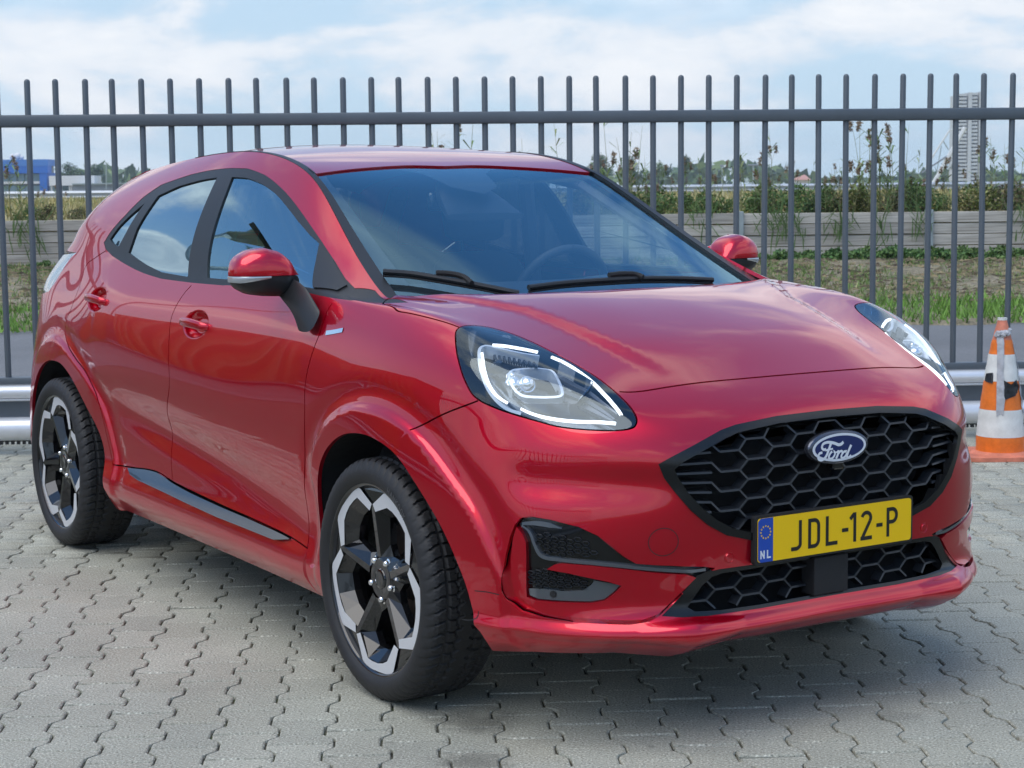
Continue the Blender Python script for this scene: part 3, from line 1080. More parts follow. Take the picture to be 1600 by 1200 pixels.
for sd in (-1, 1):
    lampo = [o for o in CAR.children if o.name.startswith('headlamp')][0 if sd < 0 else 1]
    H('lamp_bowl', 'lamp', LAMPBOWL, sd, -.075, -.072, lampo)
    for k, l in enumerate(drl_lines):
        strip(SIDE, smooth_curve(uv(ZH(l)), .04), .0074, -.006, DRL, 'light_strip', sd, [.8, 1, 1, .9], lampo, .006)
    rl = smooth_curve(uv(ZH(ring_px)), .04, True)
    rl = np.vstack([rl, rl[:2]])
    strip(SIDE, rl, .007, -.028, RINGM, 'projector_ring', sd, None, lampo, .03)
    bz = smooth_curve(uv(ZH([(720, 300), (560, 275), (400, 240), (300, 222), (245, 250), (235, 330), (245, 430), (285, 560), (350, 660), (440, 735), (560, 775)])), .04)
    strip(SIDE, bz, .008, -.010, RINGM, 'bezel', sd, None, lampo, .035)
    # blade-like reflector facets running to the tip
    for a, b, w0, o0 in (((900, 400), (1330, 740), .020, -.035), ((890, 470), (1300, 790), .018, -.045), ((880, 540), (1290, 810), .018, -.05), 
                         ((380, 330), (470, 640), .03, -.055), ((330, 300), (420, 330), .03, -.04)):
        q = resample(uv(ZH([a, b])), .06)
        strip(SIDE, q, w0, [o0, o0 + .02, -.02], RINGD if w0 < .021 else LAMPBOWL, 'reflector_facet', sd, [1, .7, .25], lampo, .012)
    fr = uv(ZH([(330, 262), (700, 325)]))
    for t in np.linspace(0.1, .95, 9):
        q = fr[0] + (fr[1] - fr[0]) * t
        strip(SIDE, np.array([q, q + np.array([.03, -.18])]), .006, -.02, LAMPDARK, 'heat_fin', sd, None, lampo, .012)
    for cxp, r in (((560, 515), .021), ((672, 500), .019), ((545, 440), .012)):
        q = uv(ZH([cxp]))
        P = SIDE.pos(q[:, 0], q[:, 1])[0]; n = SIDE.nrm(q[:, 0], q[:, 1])[0]
        n = (n + np.array([1.2, 0, 0])); n /= np.linalg.norm(n)
        c = P - n * .05
        bm = bmesh.new()
        M = Matrix.Translation((c[0], c[1] * sd, c[2])) @ Vector((n[0], n[1] * sd, n[2])).to_track_quat('Z', 'Y').to_matrix().to_4x4()
        bm_lathe(bm, [(0.0005, .014), (r * .5, .012), (r * .85, .006), (r, -.004), (r * 1.12, -.004), (r * 1.12, -.03)], 24, M=M)
        link('projector_lens', bm_mesh('lens', bm, True, 50), lampo, CHROME)
    # panel seam on the front wing and flare end
    strip(SIDE, smooth_curve(uv([(723, 968), (735, 969), (745, 965), (748, 955)]), .04), .0025, .0006, DARK, 'flare_seam', sd)
    sl = uv([(742, 923), (762, 925), (780, 929)])
    strip(SIDE, sl, .0025, .0006, DARK, 'bumper_seam', sd)

# round tow-eye cover and parking sensors
q = uv([(1037, 847)])
P = SIDE.pos(q[:, 0], q[:, 1])[0]
cp = []
for a in np.linspace(0, 2 * PI, 40):
    cp.append((P[1] + .034 * math.cos(a), P[2] + .034 * math.sin(a)))
strip(SIDE, SIDE.front(cp), .002, .0006, DARK, 'tow_eye_cover', -1)
for sd in (-1, 1):
    for (w, z) in ((.332, .471), (.60, .56)):
        qq = SIDE.front([(w, z)])
        P = SIDE.pos(qq[:, 0], qq[:, 1])[0]; n = SIDE.nrm(qq[:, 0], qq[:, 1])[0]
        bm = bmesh.new()
        M = Matrix.Translation((P[0], P[1] * sd, P[2])) @ Vector((n[0], n[1] * sd, n[2])).to_track_quat('Z', 'Y').to_matrix().to_4x4()
        if w < .5:
            bm_lathe(bm, [(.0005, .0022), (.010, .002), (.0112, .0005), (.0118, -.001), (.0135, .0012), (.0145, -.002)], 24, M=M)
            link('parking_sensor', bm_mesh('ps', bm, True, 40), CAR, PAINT)
        else:
            bm.free()

# ---- lattices in the two openings
def front_x(pts):
    q = SIDE.front([(abs(y), z) for y, z in pts])
    return SIDE.pos(q[:, 0], q[:, 1])[:, 0]


def full_outline(q):
    P = SIDE.pos(q[:, 0], q[:, 1])
    right = P[:, 1:] * [1, 1]
    left = (P[:, 1:] * [-1, 1])[::-1]
    return np.vstack([right, left])


def clip_seg(a, b, polyg, n=24):
    t = np.linspace(0, 1, n)
    S_ = a + (b - a) * t[:, None]
    ok = in_poly(S_, polyg)
    if not ok.any():
        return None
    i = np.where(ok)[0]
    return S_[i[0]], S_[i[-1]]


def lattice(name, outline, y_lim, pitch_y, pitch_z, z0, back, skip=None, slats=True):
    """Honeycomb of flat-topped cells: beams 7 mm high and 28 mm deep, following the curve of the nose."""
    segs = []
    zmin, zmax = outline[:, 1].min(), outline[:, 1].max()
    ny = int(.6 / pitch_y) + 1
    hx = pitch_y * .34
    for i in range(-ny, ny + 1):
        for j in range(-1, int((zmax - z0) / pitch_z) + 3):
            cy = i * pitch_y
            cz = z0 + (j + (0.5 if i % 2 else 0)) * pitch_z
            if abs(cy) > y_lim:
                continue
            # bottom edge of the cell and its two lower slants
            segs.append((np.array([cy - hx, cz - pitch_z / 2]), np.array([cy + hx, cz - pitch_z / 2])))
            segs.append((np.array([cy + hx, cz - pitch_z / 2]), np.array([cy + pitch_y - hx, cz])))
            segs.append((np.array([cy - hx, cz - pitch_z / 2]), np.array([cy - pitch_y + hx, cz])))
    if slats:
        z = z0 - pitch_z * 3
        while z < zmax:
            for sg in (-1, 1):
                segs.append((np.array([sg * (y_lim + pitch_y * .3), z]), np.array([sg * .52, z + (.70 - z) * .12])))
            z += pitch_z / 2
    seen = set()
    V, F = [], []
    for a, b in segs:
        kk = tuple(np.round(np.r_[np.minimum(a, b), np.maximum(a, b)], 4)) + (round(a[1] - b[1], 4) * (1 if a[0] < b[0] else -1),)
        if kk in seen:
            continue
        seen.add(kk)
        c = clip_seg(a, b, outline)
        if c is None or np.linalg.norm(c[0] - c[1]) < .004:
            continue
        a, b = c
        if skip and abs((a[0] + b[0]) / 2) < skip:
            continue
        L = b - a
        nn = np.array([-L[1], L[0]]) / (np.linalg.norm(L) + 1e-9)
        if nn[1] < 0:
            nn = -nn
        x = front_x([a, b])
        base = len(V)
        for (p, xx) in ((a, x[0]), (b, x[1])):
            for (o, dx) in ((.0022, -back), (-.0030, -back + .001), (-.0046, -back - .030), (.0046, -back - .030)):
                V.append((xx + dx, p[0] + nn[0] * o, p[1] + nn[1] * o))
        for k in range(4):
            F.append((base + k, base + (k + 1) % 4, base + 4 + (k + 1) % 4, base + 4 + k))
        F.append((base, base + 3, base + 2, base + 1)); F.append((base + 4, base + 5, base + 6, base + 7))
    me = mesh_np(name, V, F, None, False)
    bmm = bmesh.new(); bmm.from_mesh(me); bmesh.ops.recalc_face_normals(bmm, faces=bmm.faces); bmm.to_mesh(me); bmm.free()
    return link(name, me, CAR, LATT)


LATT = mat('lattice_black', (0.022, 0.025, 0.030), 0.28, bump=0.03, bscale=500)
go = full_outline(grille_i); lo = full_outline(low_i)
lattice('grille_lattice', go, .35, .0805, .0490, .5125, .016)
lattice('lower_lattice', lo, .42, .0805, .0490, .3635, .020, .062, False)
VOID = mat('void_black', (0.004, 0.004, 0.005), 0.9)
H('grille_backing', 'grille_in', VOID, 0, -.085, -.08)
H('lower_backing', 'low_in', VOID, 0, -.085, -.08)
LATP = mat('pod_lattice_black', (0.03, 0.033, 0.038), 0.35)
# small honeycomb pads inside the fog pods
for nm, pad in (('pod_honeycomb', [(215, 230), (400, 238), (560, 262), (640, 320), (715, 400), (560, 408), (350, 398), (290, 370), (240, 300)]),
                ('pod_honeycomb', [(195, 485), (330, 492), (480, 522), (645, 568), (640, 590), (600, 632), (440, 640), (250, 622), (192, 612)])):
    q = poly(ZF(pad), smooth=False)
    for sd in (-1, 1):
        P = SIDE.pos(q[:, 0], q[:, 1])
        lo_, hi_ = q.min(0), q.max(0)
        V, F = [], []
        px_, py_ = .021 / .155, .0125 / .09
        for i in range(int((hi_[0] - lo_[0]) / px_) + 2):
            for j in range(int((hi_[1] - lo_[1]) / py_) + 2):
                c = lo_ + np.array([i * px_, (j + .5 * (i % 2)) * py_])
                hexa = np.array([c + np.array([math.cos(a) * px_ * .56, math.sin(a) * py_ * .46]) for a in np.arange(6) * PI / 3])
                if not in_poly(c + (hexa - c) * .55, q).all():
                    continue
                hh = np.vstack([hexa, c + (hexa - c) * .80, c + (hexa - c) * .70])
                Pp = SIDE.pos(hh[:, 0], hh[:, 1]); Nn = SIDE.nrm(hh[:, 0], hh[:, 1])
                o = np.r_[np.full(6, -.010), np.full(6, -.006), np.full(6, -.013)]
                Pp = (Pp + Nn * o[:, None]) * [1, sd, 1]
                b = len(V); V += Pp.tolist()
                for k in range(6):
                    k2 = (k + 1) % 6
                    for r_ in (0, 6):
                        f = (b + r_ + k, b + r_ + k2, b + r_ + 6 + k2, b + r_ + 6 + k)
                        F.append(f if sd > 0 else f[::-1])
        if V:
            link(nm, mesh_np(nm, V, F, None, False), CAR, LATP)
# clear fog reflector strip at the foot of each pod
fl = poly(ZF([(192, 625), (300, 628), (440, 645), (580, 640), (640, 600), (660, 572), (760, 588), (842, 604), (795, 652), (728, 700), (640, 714), (450, 710), (260, 695), (200, 672)]), smooth=False)
UVf, PF = cut_surface(SIDE, [('f', fl)], [], None, .12, .2)
FOGL = mat('fog_lens', (0.14, 0.16, 0.18), 0.06, 0.5, 1.0)
for sd in (-1, 1):
    fo = half_object('fog_lens', SIDE, UVf, PF['f'], FOGL, CAR, sd, -.008, .006)
    q = uv(ZF([(370, 665)])); P = SIDE.pos(q[:, 0], q[:, 1])[0]; n = SIDE.nrm(q[:, 0], q[:, 1])[0]
    bm = bmesh.new()
    M = Matrix.Translation((P[0], P[1] * sd, P[2])) @ Vector((n[0], n[1] * sd, n[2])).to_track_quat('Z', 'Y').to_matrix().to_4x4()
    bm_lathe(bm, [(.0005, -.004), (.0065, -.004), (.0068, -.0065), (.0085, -.0065), (.009, -.010)], 20, M=M)
    link('pod_sensor', bm_mesh('ps', bm, True, 40), CAR, DARK)
PSHEEN = mat('pod_trim_sheen', (0.16, 0.18, 0.21), 0.12, 0.6, 1.0)  # pod edge strips: sky reflection put into their pale grey-blue colour
tl_ = smooth_curve(uv(ZF([(150, 185), (192, 214), (216, 252), (240, 318), (290, 398), (420, 424), (640, 447), (900, 474), (1200, 500), (1330, 505), (1440, 492)])), .03)
tl2 = smooth_curve(uv(ZF([(150, 172), (240, 168), (340, 182), (430, 205)])), .03)
for sd in (-1, 1):
    strip(SIDE, tl_, .0085, -.004, PSHEEN, 'pod_trim_sheen', sd, [.5, 1, 1, 1, 1, .9], CAR, .012)
    strip(SIDE, tl2, .012, -.006, PSHEEN, 'pod_trim_sheen', sd, [.6, 1, 1, .2], CAR, .008)
# lower middle radar block
bm = bmesh.new()
bm_box(bm, (.826, 0, .388), (.05, .116, .098), bevel=.003)
link('radar_block', bm_mesh('radar', bm), CAR, DARK)

# ---- flat lettering helper: strokes joined into one clean sheet
def stroke_outline(pts, w, w2=None):
    P = np.asarray(pts, float)
    T = np.gradient(P, axis=0) if len(P) > 2 else np.repeat([P[1] - P[0]], 2, 0)
    T /= np.linalg.norm(T, axis=1)[:, None] + 1e-12
    n = np.stack([-T[:, 1], T[:, 0]], 1)
    ww = np.linspace(w, w2 if w2 is not None else w, len(P))[:, None] / 2
    return np.vstack([P + n * ww, (P - n * ww)[::-1]])


def sheet(polys, f, name, m, parent, holes=()):
    pts, cons = [], []
    for p in list(polys) + list(holes):
        b = len(pts); n = len(p)
        pts += [Vector(q) for q in p]
        cons += [(b + k, b + (k + 1) % n) for k in range(n)]
    r = delaunay_2d_cdt(pts, cons, [], 0, 1e-7)
    V2 = np.array([tuple(v) for v in r[0]])
    T = np.array([t for t in r[2] if len(t) == 3])
    c = V2[T].mean(1)
    k = np.zeros(len(T), bool)
    for p in polys:
        k |= in_poly(c, np.asarray(p))
    for p in holes:
        k &= ~in_poly(c, np.asarray(p))
    T = T[k]
    me = mesh_np(name, [f(*v) for v in V2], [tuple(t) for t in T], None, False)
    bmm = bmesh.new(); bmm.from_mesh(me)
    bmesh.ops.delete(bmm, geom=[v for v in bmm.verts if not v.link_faces], context='VERTS')
    bmm.to_mesh(me); bmm.free()
    return link(name, me, parent, m)


def arc(cx, cy, rx, ry, a0, a1, n=14):
    return [(cx + rx * math.cos(math.radians(a)), cy + ry * math.sin(math.radians(a))) for a in np.linspace(a0, a1, n)]


# ---- number plate
PX, PZ, PW, PH = .868, .507, .520, .110
plate = link('number_plate', None, CAR)
plate.location = (PX, 0, PZ)
PYEL = mat('plate_yellow', (0.98, 0.60, 0.0), 0.32, coat=0.4)
PBLU = mat('plate_blue', (0.01, 0.07, 0.42), 0.35, coat=0.3)
PBLK = mat('plate_black', (0.008, 0.008, 0.009), 0.45)
PWHT = mat('plate_white', (0.75, 0.77, 0.80), 0.4)


def rrect(x0, y0, x1, y1, r, n=5):
    o = []
    for cx, cy, a in ((x1 - r, y1 - r, 0), (x0 + r, y1 - r, 90), (x0 + r, y0 + r, 180), (x1 - r, y0 + r, 270)):
        o += arc(cx, cy, r, r, a, a + 90, n)
    return o


bm = bmesh.new()
bm_prism(bm, rrect(-.268, -.061, .268, .061, .008), lambda a, b: (-.016, a, b), lambda a, b: (-.001, a, b))
link('plate_holder', bm_mesh('ph', bm), plate, DARK)
bm = bmesh.new()
bm_prism(bm, rrect(-.260, -.055, .260, .055, .008), lambda a, b: (-.0008, a, b), lambda a, b: (.0012, a, b))
link('plate_sheet', bm_mesh('py', bm), plate, PYEL)
sheet([[(-.260, -.047), (-.252, -.055), (-.212, -.055), (-.212, .055), (-.252, .055), (-.260, .047)]], lambda a, b: (.0018, a, b), 'blue_band', PBLU, plate)
st = []
for k in range(12):
    a = k * PI / 6
    cx, cy = -.236 + .0155 * math.cos(a), .020 + .0155 * math.sin(a)
    st.append([(cx + (.0034 if j % 2 == 0 else .0015) * math.sin(j * PI / 5), cy + (.0034 if j % 2 == 0 else .0015) * math.cos(j * PI / 5)) for j in range(10)])
sheet(st, lambda a, b: (.0022, a, b), 'star_ring', PYEL, plate)
nl = [stroke_outline([(-.251, -.046), (-.251, -.025)], .0042), stroke_outline([(-.252, -.026), (-.240, -.045)], .0042), stroke_outline([(-.241, -.046), (-.241, -.025)], .0042),
      stroke_outline([(-.230, -.025), (-.230, -.046)], .0042), stroke_outline([(-.2321, -.0439), (-.219, -.0439)], .0042)]
sheet(nl, lambda a, b: (.0022, a, b), 'country_letters', PWHT, plate)


def glyph(ch, x, h=.076, w=.040, s=.0098):
    b, t = -h / 2, h / 2
    S = lambda *p: stroke_outline([(x + a, c) for a, c in p], s)
    h2 = s / 2
    L, R_ = -w / 2 + h2, w / 2 - h2
    A = lambda cx, cy, rx, ry, a0, a1: stroke_outline([(x + a, c) for a, c in arc(cx, cy, rx, ry, a0, a1, 20)], s)
    if ch == 'J':
        return [S((R_, t), (R_, b + .016)), A(R_ - .016, b + .016 + .0001, .016, .0115, 2, -92), S((R_ - .0155, b + h2), (L, b + h2))]
    if ch == 'D':
        return [S((L, b), (L, t)), S((L - h2, t - h2), (0.001, t - h2)), S((L - h2, b + h2), (0.001, b + h2)),
                A(0, t - .020, R_, .020 - h2, 91, -1), A(0, b + .020, R_, .020 - h2, 1, -91), S((R_, t - .020), (R_, b + .020))]
    if ch == 'L':
        return [S((L, t), (L, b)), S((L - h2, b + h2), (w / 2, b + h2))]
    if ch == '-':
        return [S((-.011, -.004), (.011, -.004))]
    if ch == '1':
        return [S((.003, b), (.003, t)), S((.001, t - .003), (-.013, t - .016))]
    if ch == '2':
        return [A(0, t - .019, R_, .019 - h2, 165, -35), S((R_ * .83, t - .0275), (L + .001, b + .006)), S((L - h2, b + h2), (w / 2, b + h2))]
    if ch == 'P':
        return [S((L, b), (L, t)), S((L - h2, t - h2), (0.001, t - h2)), A(0, t - .0215, R_, .0215 - h2, 91, -91), S((L, t - .043 + h2), (0.001, t - .043 + h2))]


xs_ = {'J': -.137, 'D': -.078, 'L': -.019, '-': .029}
chars = [('J', -.138), ('D', -.077), ('L', -.018), ('-', .028), ('1', .058), ('2', .101), ('-', .147), ('P', .192)]
for ch, x in chars:
    sheet(glyph(ch, x), lambda a, b: (.0020, a, b), 'plate_letter', PBLK, plate)

# ---- oval badge with the script
EX = .872
oval = link('oval_badge', None, CAR)
oval.location = (EX, 0, .719)
EBLUE = mat('badge_blue', (0.012, 0.03, 0.16), 0.15, 0.3, 1.0)
OW, OH = .093, .0365
bm = bmesh.new()
prof = [(1.10, -.014), (1.10, -.004), (1.07, .001), (1.02, .003), (.98, .0035)]
rings = []
for s_, x_ in prof:
    rings.append([bm.verts.new((x_, OW * s_ * math.cos(a), OH * (s_ + (s_ - 1) * .9) * math.sin(a))) for a in np.linspace(0, 2 * PI, 65)[:-1]])
for r0, r1 in zip(rings, rings[1:]):
    for k in range(64):
        bm.faces.new((r0[k], r0[(k + 1) % 64], r1[(k + 1) % 64], r1[k]))
bm.faces.new(rings[-1])
bm.faces.new(rings[0][::-1])
link('badge_body', bm_mesh('bb', bm, True, 30), oval, mat('badge_rim', (0.10, 0.11, 0.14), 0.2, 0.8))
ell = lambda k, kk=None: [(OW * k * math.cos(a), OH * (kk or k) * math.sin(a)) for a in np.linspace(0, 2 * PI, 65)[:-1]]
sheet([ell(.97)], lambda a, b: (.0040, a, b), 'badge_ring', mat('badge_white', (0.82, 0.84, 0.88), 0.25, 0.0, 1.0), oval)
sheet([ell(.885, .80)], lambda a, b: (.0046, a, b), 'badge_field', EBLUE, oval)
ZE = lambda pts: [tuple((at_plane(1230 + a * .09375, 660 + b * .09375, (EX + .006, 0, 0), np.array([1.0, 0, 0])) - np.array([0, 0, .719]))[1:]) for a, b in pts]
fs = []
for pts, w1, w2 in (([(650, 445), (610, 455), (582, 420), (600, 365), (660, 335), (740, 335), (800, 350), (860, 372), (905, 360), (940, 325)], .0050, .0066),
                    ([(735, 345), (715, 400), (690, 470), (665, 540), (625, 600), (570, 628), (528, 610), (522, 560), (550, 515), (590, 505)], .0062, .0052),
                    ([(640, 470), (700, 452), (765, 440)], .0040, .0036),
                    ([(775, 478), (735, 500), (700, 560), (700, 600), (740, 605), (780, 570), (800, 515), (775, 478), (755, 486)], .0050, .0044),
                    ([(795, 500), (830, 495), (860, 470)], .003, .004),
                    ([(862, 465), (848, 530), (818, 606)], .0058, .0052), ([(845, 540), (880, 490), (905, 478), (925, 490)], .0042, .0054),
                    ([(1000, 480), (950, 490), (912, 540), (905, 580), (935, 592), (975, 560), (1005, 490)], .0050, .0044),
                    ([(1070, 375), (1040, 440), (1010, 520), (1000, 570), (1025, 585), (1068, 545)], .0062, .0044)):
    c = smooth_curve(np.array(ZE(pts)), .0012)
    fs.append(stroke_outline(c, w1 * 1.22, w2 * 1.22))
sheet(fs, lambda a, b: (.0054, a, b), 'script_letters', MATS['badge_white'], oval)
bm = bmesh.new()
bm_box(bm, (EX - .012, 0, .672), (.03, .035, .022), bevel=.005)
link('front_camera', bm_mesh('fc', bm), CAR, GLOSSB)

# ---- door handles
for hx, hz in HANDLES:
    qq = SIDE.side([(hx, hz + .075)])
    for sd in (-1, 1):
        h0 = SIDE.bvh.ray_cast(Vector((hx - .108, 3, hz + .004)), Vector((0, -1, 0)))[0]
        h1 = SIDE.bvh.ray_cast(Vector((hx + .104, 3, hz - .004)), Vector((0, -1, 0)))[0]
        bm = bmesh.new()
        rings = []
        for t in np.linspace(0, 1, 15):
            c = h0.lerp(h1, t)
            env = max(.12, (math.sin(PI * min(1, max(0, t * 1.0))) ** .45))
            hh = .0155 * (0.75 + .25 * env) * (1 if .04 < t < .96 else .6)
            cy = c.y + .004 + .018 * (math.sin(PI * t) ** .7) - (.012 if t in (0, 1) else 0)
            cz = c.z + .006 * (1 - 4 * (t - .5) ** 2)
            ring = []
            for k in range(14):
                a = 2 * PI * k / 14
                ring.append(bm.verts.new((c.x, sd * (cy + .010 * np.sign(math.cos(a)) * abs(math.cos(a)) ** .8), cz + hh * np.sign(math.sin(a)) * abs(math.sin(a)) ** .7)))
            rings.append(ring)
        for r0, r1 in zip(rings, rings[1:]):
            for k in range(14):
                bm.faces.new((r0[k], r0[(k + 1) % 14], r1[(k + 1) % 14], r1[k]))
        bm.faces.new(rings[0]); bm.faces.new(rings[-1])
        link('door_handle', bm_mesh('dh', bm, True, 60), CAR, PAINT)

# ---- wing mirrors
def superell(n, a, b, e):
    return [(a * np.sign(math.cos(t)) * abs(math.cos(t)) ** e, b * np.sign(math.sin(t)) * abs(math.sin(t)) ** e) for t in np.linspace(0, 2 * PI, n + 1)[:-1]]


for sd in (-1, 1):
    bmc, bmb, bmi = bmesh.new(), bmesh.new(), bmesh.new()
    W = np.linspace(.985, .798, 17)
    sec = []
    for w in W:
        t = (.985 - w) / (.985 - .798)
        zt = np.interp(t, [0, .04, .12, .28, .5, .72, .88, .97, 1], [1.112, 1.132, 1.148, 1.166, 1.173, 1.163, 1.140, 1.112, 1.095])
        zb = np.interp(t, [0, .04, .12, .28, .5, .72, .88, 1], [1.088, 1.072, 1.058, 1.042, 1.036, 1.034, 1.036, 1.05])
        dx = np.interp(t, [0, .05, .15, .4, .8, 1], [.018, .040, .058, .070, .068, .050])
        cx = -.610 - .02 * (1 - t); zt += .038; zb += .030
        ring = []
        for k in range(32):
            a = 2 * PI * k / 32
            ca, sa = math.cos(a), math.sin(a)
            e = .72
            x = cx + dx * np.sign(ca) * abs(ca) ** (e if ca > 0 else .45)
            z = (zt + zb) / 2 + (zt - zb) / 2 * np.sign(sa) * abs(sa) ** e
            ring.append((x, sd * w, z))
        sec.append(ring)
    split = 1.1300

    def part(lo, hi, grow, bmx):
        rr = []
        for ring in sec:
            cxm = sum(p[0] for p in ring) / 32; czm = sum(p[2] for p in ring) / 32
            rr.append([bmx.verts.new((cxm + (p[0] - cxm) * grow, p[1] * 1.0, min(max(czm + (p[2] - czm) * grow, lo), hi))) for p in ring])
        for r0, r1 in zip(rr, rr[1:]):
            for k in range(32):
                q4 = (r0[k], r0[(k + 1) % 32], r1[(k + 1) % 32], r1[k])
                bmx.faces.new(q4)
        bmx.faces.new(rr[0]); bmx.faces.new(rr[-1])
        bmesh.ops.remove_doubles(bmx, verts=bmx.verts, dist=.0005)
    part(split, 9, 1.0, bmc)
    part(-9, split - .002, .965, bmb)
    mir = link('wing_mirror', bm_mesh('mc', bmc, True, 45), CAR, PAINT)
    link('mirror_shell', bm_mesh('mb', bmb, True, 45), mir, SATIN)
    # indicator strip wraps the outer end
    bm = bmesh.new()
    pts = []
    for k, w in enumerate(W[:9]):
        ring = sec[k]
        xs2 = max(p[0] for p in ring)
        pts.append((xs2 + .0015, sd * w, 1.1205))
    pts.insert(0, (sec[0][0][0] - .03, sd * .9885, 1.1205))
    rr = []
    for i, p in enumerate(pts):
        hgt = np.interp(i, [0, 2, len(pts) - 1], [.009, .010, .003])
        rr.append([bm.verts.new((p[0] + .001, p[1] + sd * .001, p[2] + .0085 - .0)), bm.verts.new((p[0] + .003, p[1] + sd * .002, p[2] + .004)), bm.verts.new((p[0] - .002, p[1], p[2] + .0085 - hgt * 1.9))])
    for a_, b_ in zip(rr, rr[1:]):
        bm.faces.new((a_[0], a_[1], b_[1], b_[0])); bm.faces.new((a_[1], a_[2], b_[2], b_[1]))
    link('indicator', bm_mesh('ind', bm, True), mir, mat('indicator_clear', (0.55, 0.58, 0.60), 0.12, 0.5) if sd < 0 else MATS['indicator_clear'])
    # arm: from the door to the head
    bm = bmesh.new()
    A = []
    for t in np.linspace(0, 1, 9):
        c = Vector((-.415, .842, 1.008)).lerp(Vector((-.575, .835, 1.095)), t)
        c.z += .01 * math.sin(PI * t)
        c.x += .010 * math.sin(PI * t)
        sx = np.interp(t, [0, .3, 1], [.052, .042, .055]); sz = np.interp(t, [0, .3, .7, 1], [.034, .032, .030, .024])
        A.append([bm.verts.new((c.x + a_ - .0 * b_, sd * (c.y - b_ * .55), c.z + b_)) for a_, b_ in superell(20, sx, sz, .7)])
    for r0, r1 in zip(A, A[1:]):
        for k in range(20):
            bm.faces.new((r0[k], r0[(k + 1) % 20], r1[(k + 1) % 20], r1[k]))
    bm.faces.new(A[0]); bm.faces.new(A[-1])
    link('mirror_arm', bm_mesh('ma', bm, True, 60), mir, SATIN)
    bm = bmesh.new()
    bm_prism(bm, [(.815, 1.085), (.965, 1.10), (.972, 1.165), (.90, 1.19), (.815, 1.17)], lambda a, b: (-.678, sd * (a * .9 + .085), b * .94 + .068), lambda a, b: (-.674, sd * (a * .9 + .085), b * .94 + .068))
    link('mirror_glass', bm_mesh('mg', bm), mir, CHROME)

# ---- wipers
def glass_pt(px, py, off):
    d = pix_ray(px, py)
    o = Vector(CAM_POS); best = None
    for sg in (-1, 1):
        h = TOP.bvh.ray_cast(Vector((o.x, o.y * sg, o.z)), Vector((d[0], d[1] * sg, d[2])).normalized())
        if h[0] is not None and h[0].y >= -1e-4:
            q = TOP.hit_uv(h[0], h[2]); n = TOP.nrm(q[:1], q[1:])[0]
            c = np.array(h[0]) + n * off
            return Vector((c[0], c[1] * sg, c[2]))


for blade_px, hub_px in (([(598, 434), (640, 437), (690, 445), (740, 454), (800, 466), (812, 468)], [(680, 441), (700, 442), (722, 447), (735, 457)]),
                         ([(1110, 446.5), (1060, 444.5), (1000, 444.5), (950, 447), (880, 452), (824, 459)], [(948, 444), (968, 442), (990, 443), (1002, 448)])):
    Pb = [glass_pt(*p, .020) for p in blade_px]
    Ph = [glass_pt(*p, .030) for p in hub_px]
    if None in Pb or None in Ph:
        print('wiper miss', Pb, Ph); continue
    w = link('wiper', None, CAR)
    bm = bmesh.new(); bm_tube(bm, smooth_curve(np.array(Pb), .03), .0085, 8)
    link('wiper_blade', bm_mesh('wb', bm, True, 40), w, SATIN)
    bm = bmesh.new(); bm_tube(bm, smooth_curve(np.array([p - Vector((0, 0, .012)) for p in Pb]), .03), .0035, 6)
    link('wiper_rubber', bm_mesh('wr', bm, True, 40), w, DARK)
    bm = bmesh.new(); bm_tube(bm, smooth_curve(np.array(Ph), .02), [.006, .013, .015, .013, .010, .010][:0] or .0085, 8)
    link('wiper_arm', bm_mesh('wa', bm, True, 40), w, DARK)

# front wing badge
q = smooth_curve(uv([(510, 520.5), (523, 518.5), (536, 516)]), .03)
strip(SIDE, q, .013, .002, CHROME, 'wing_badge', 0, None, CAR, .002)

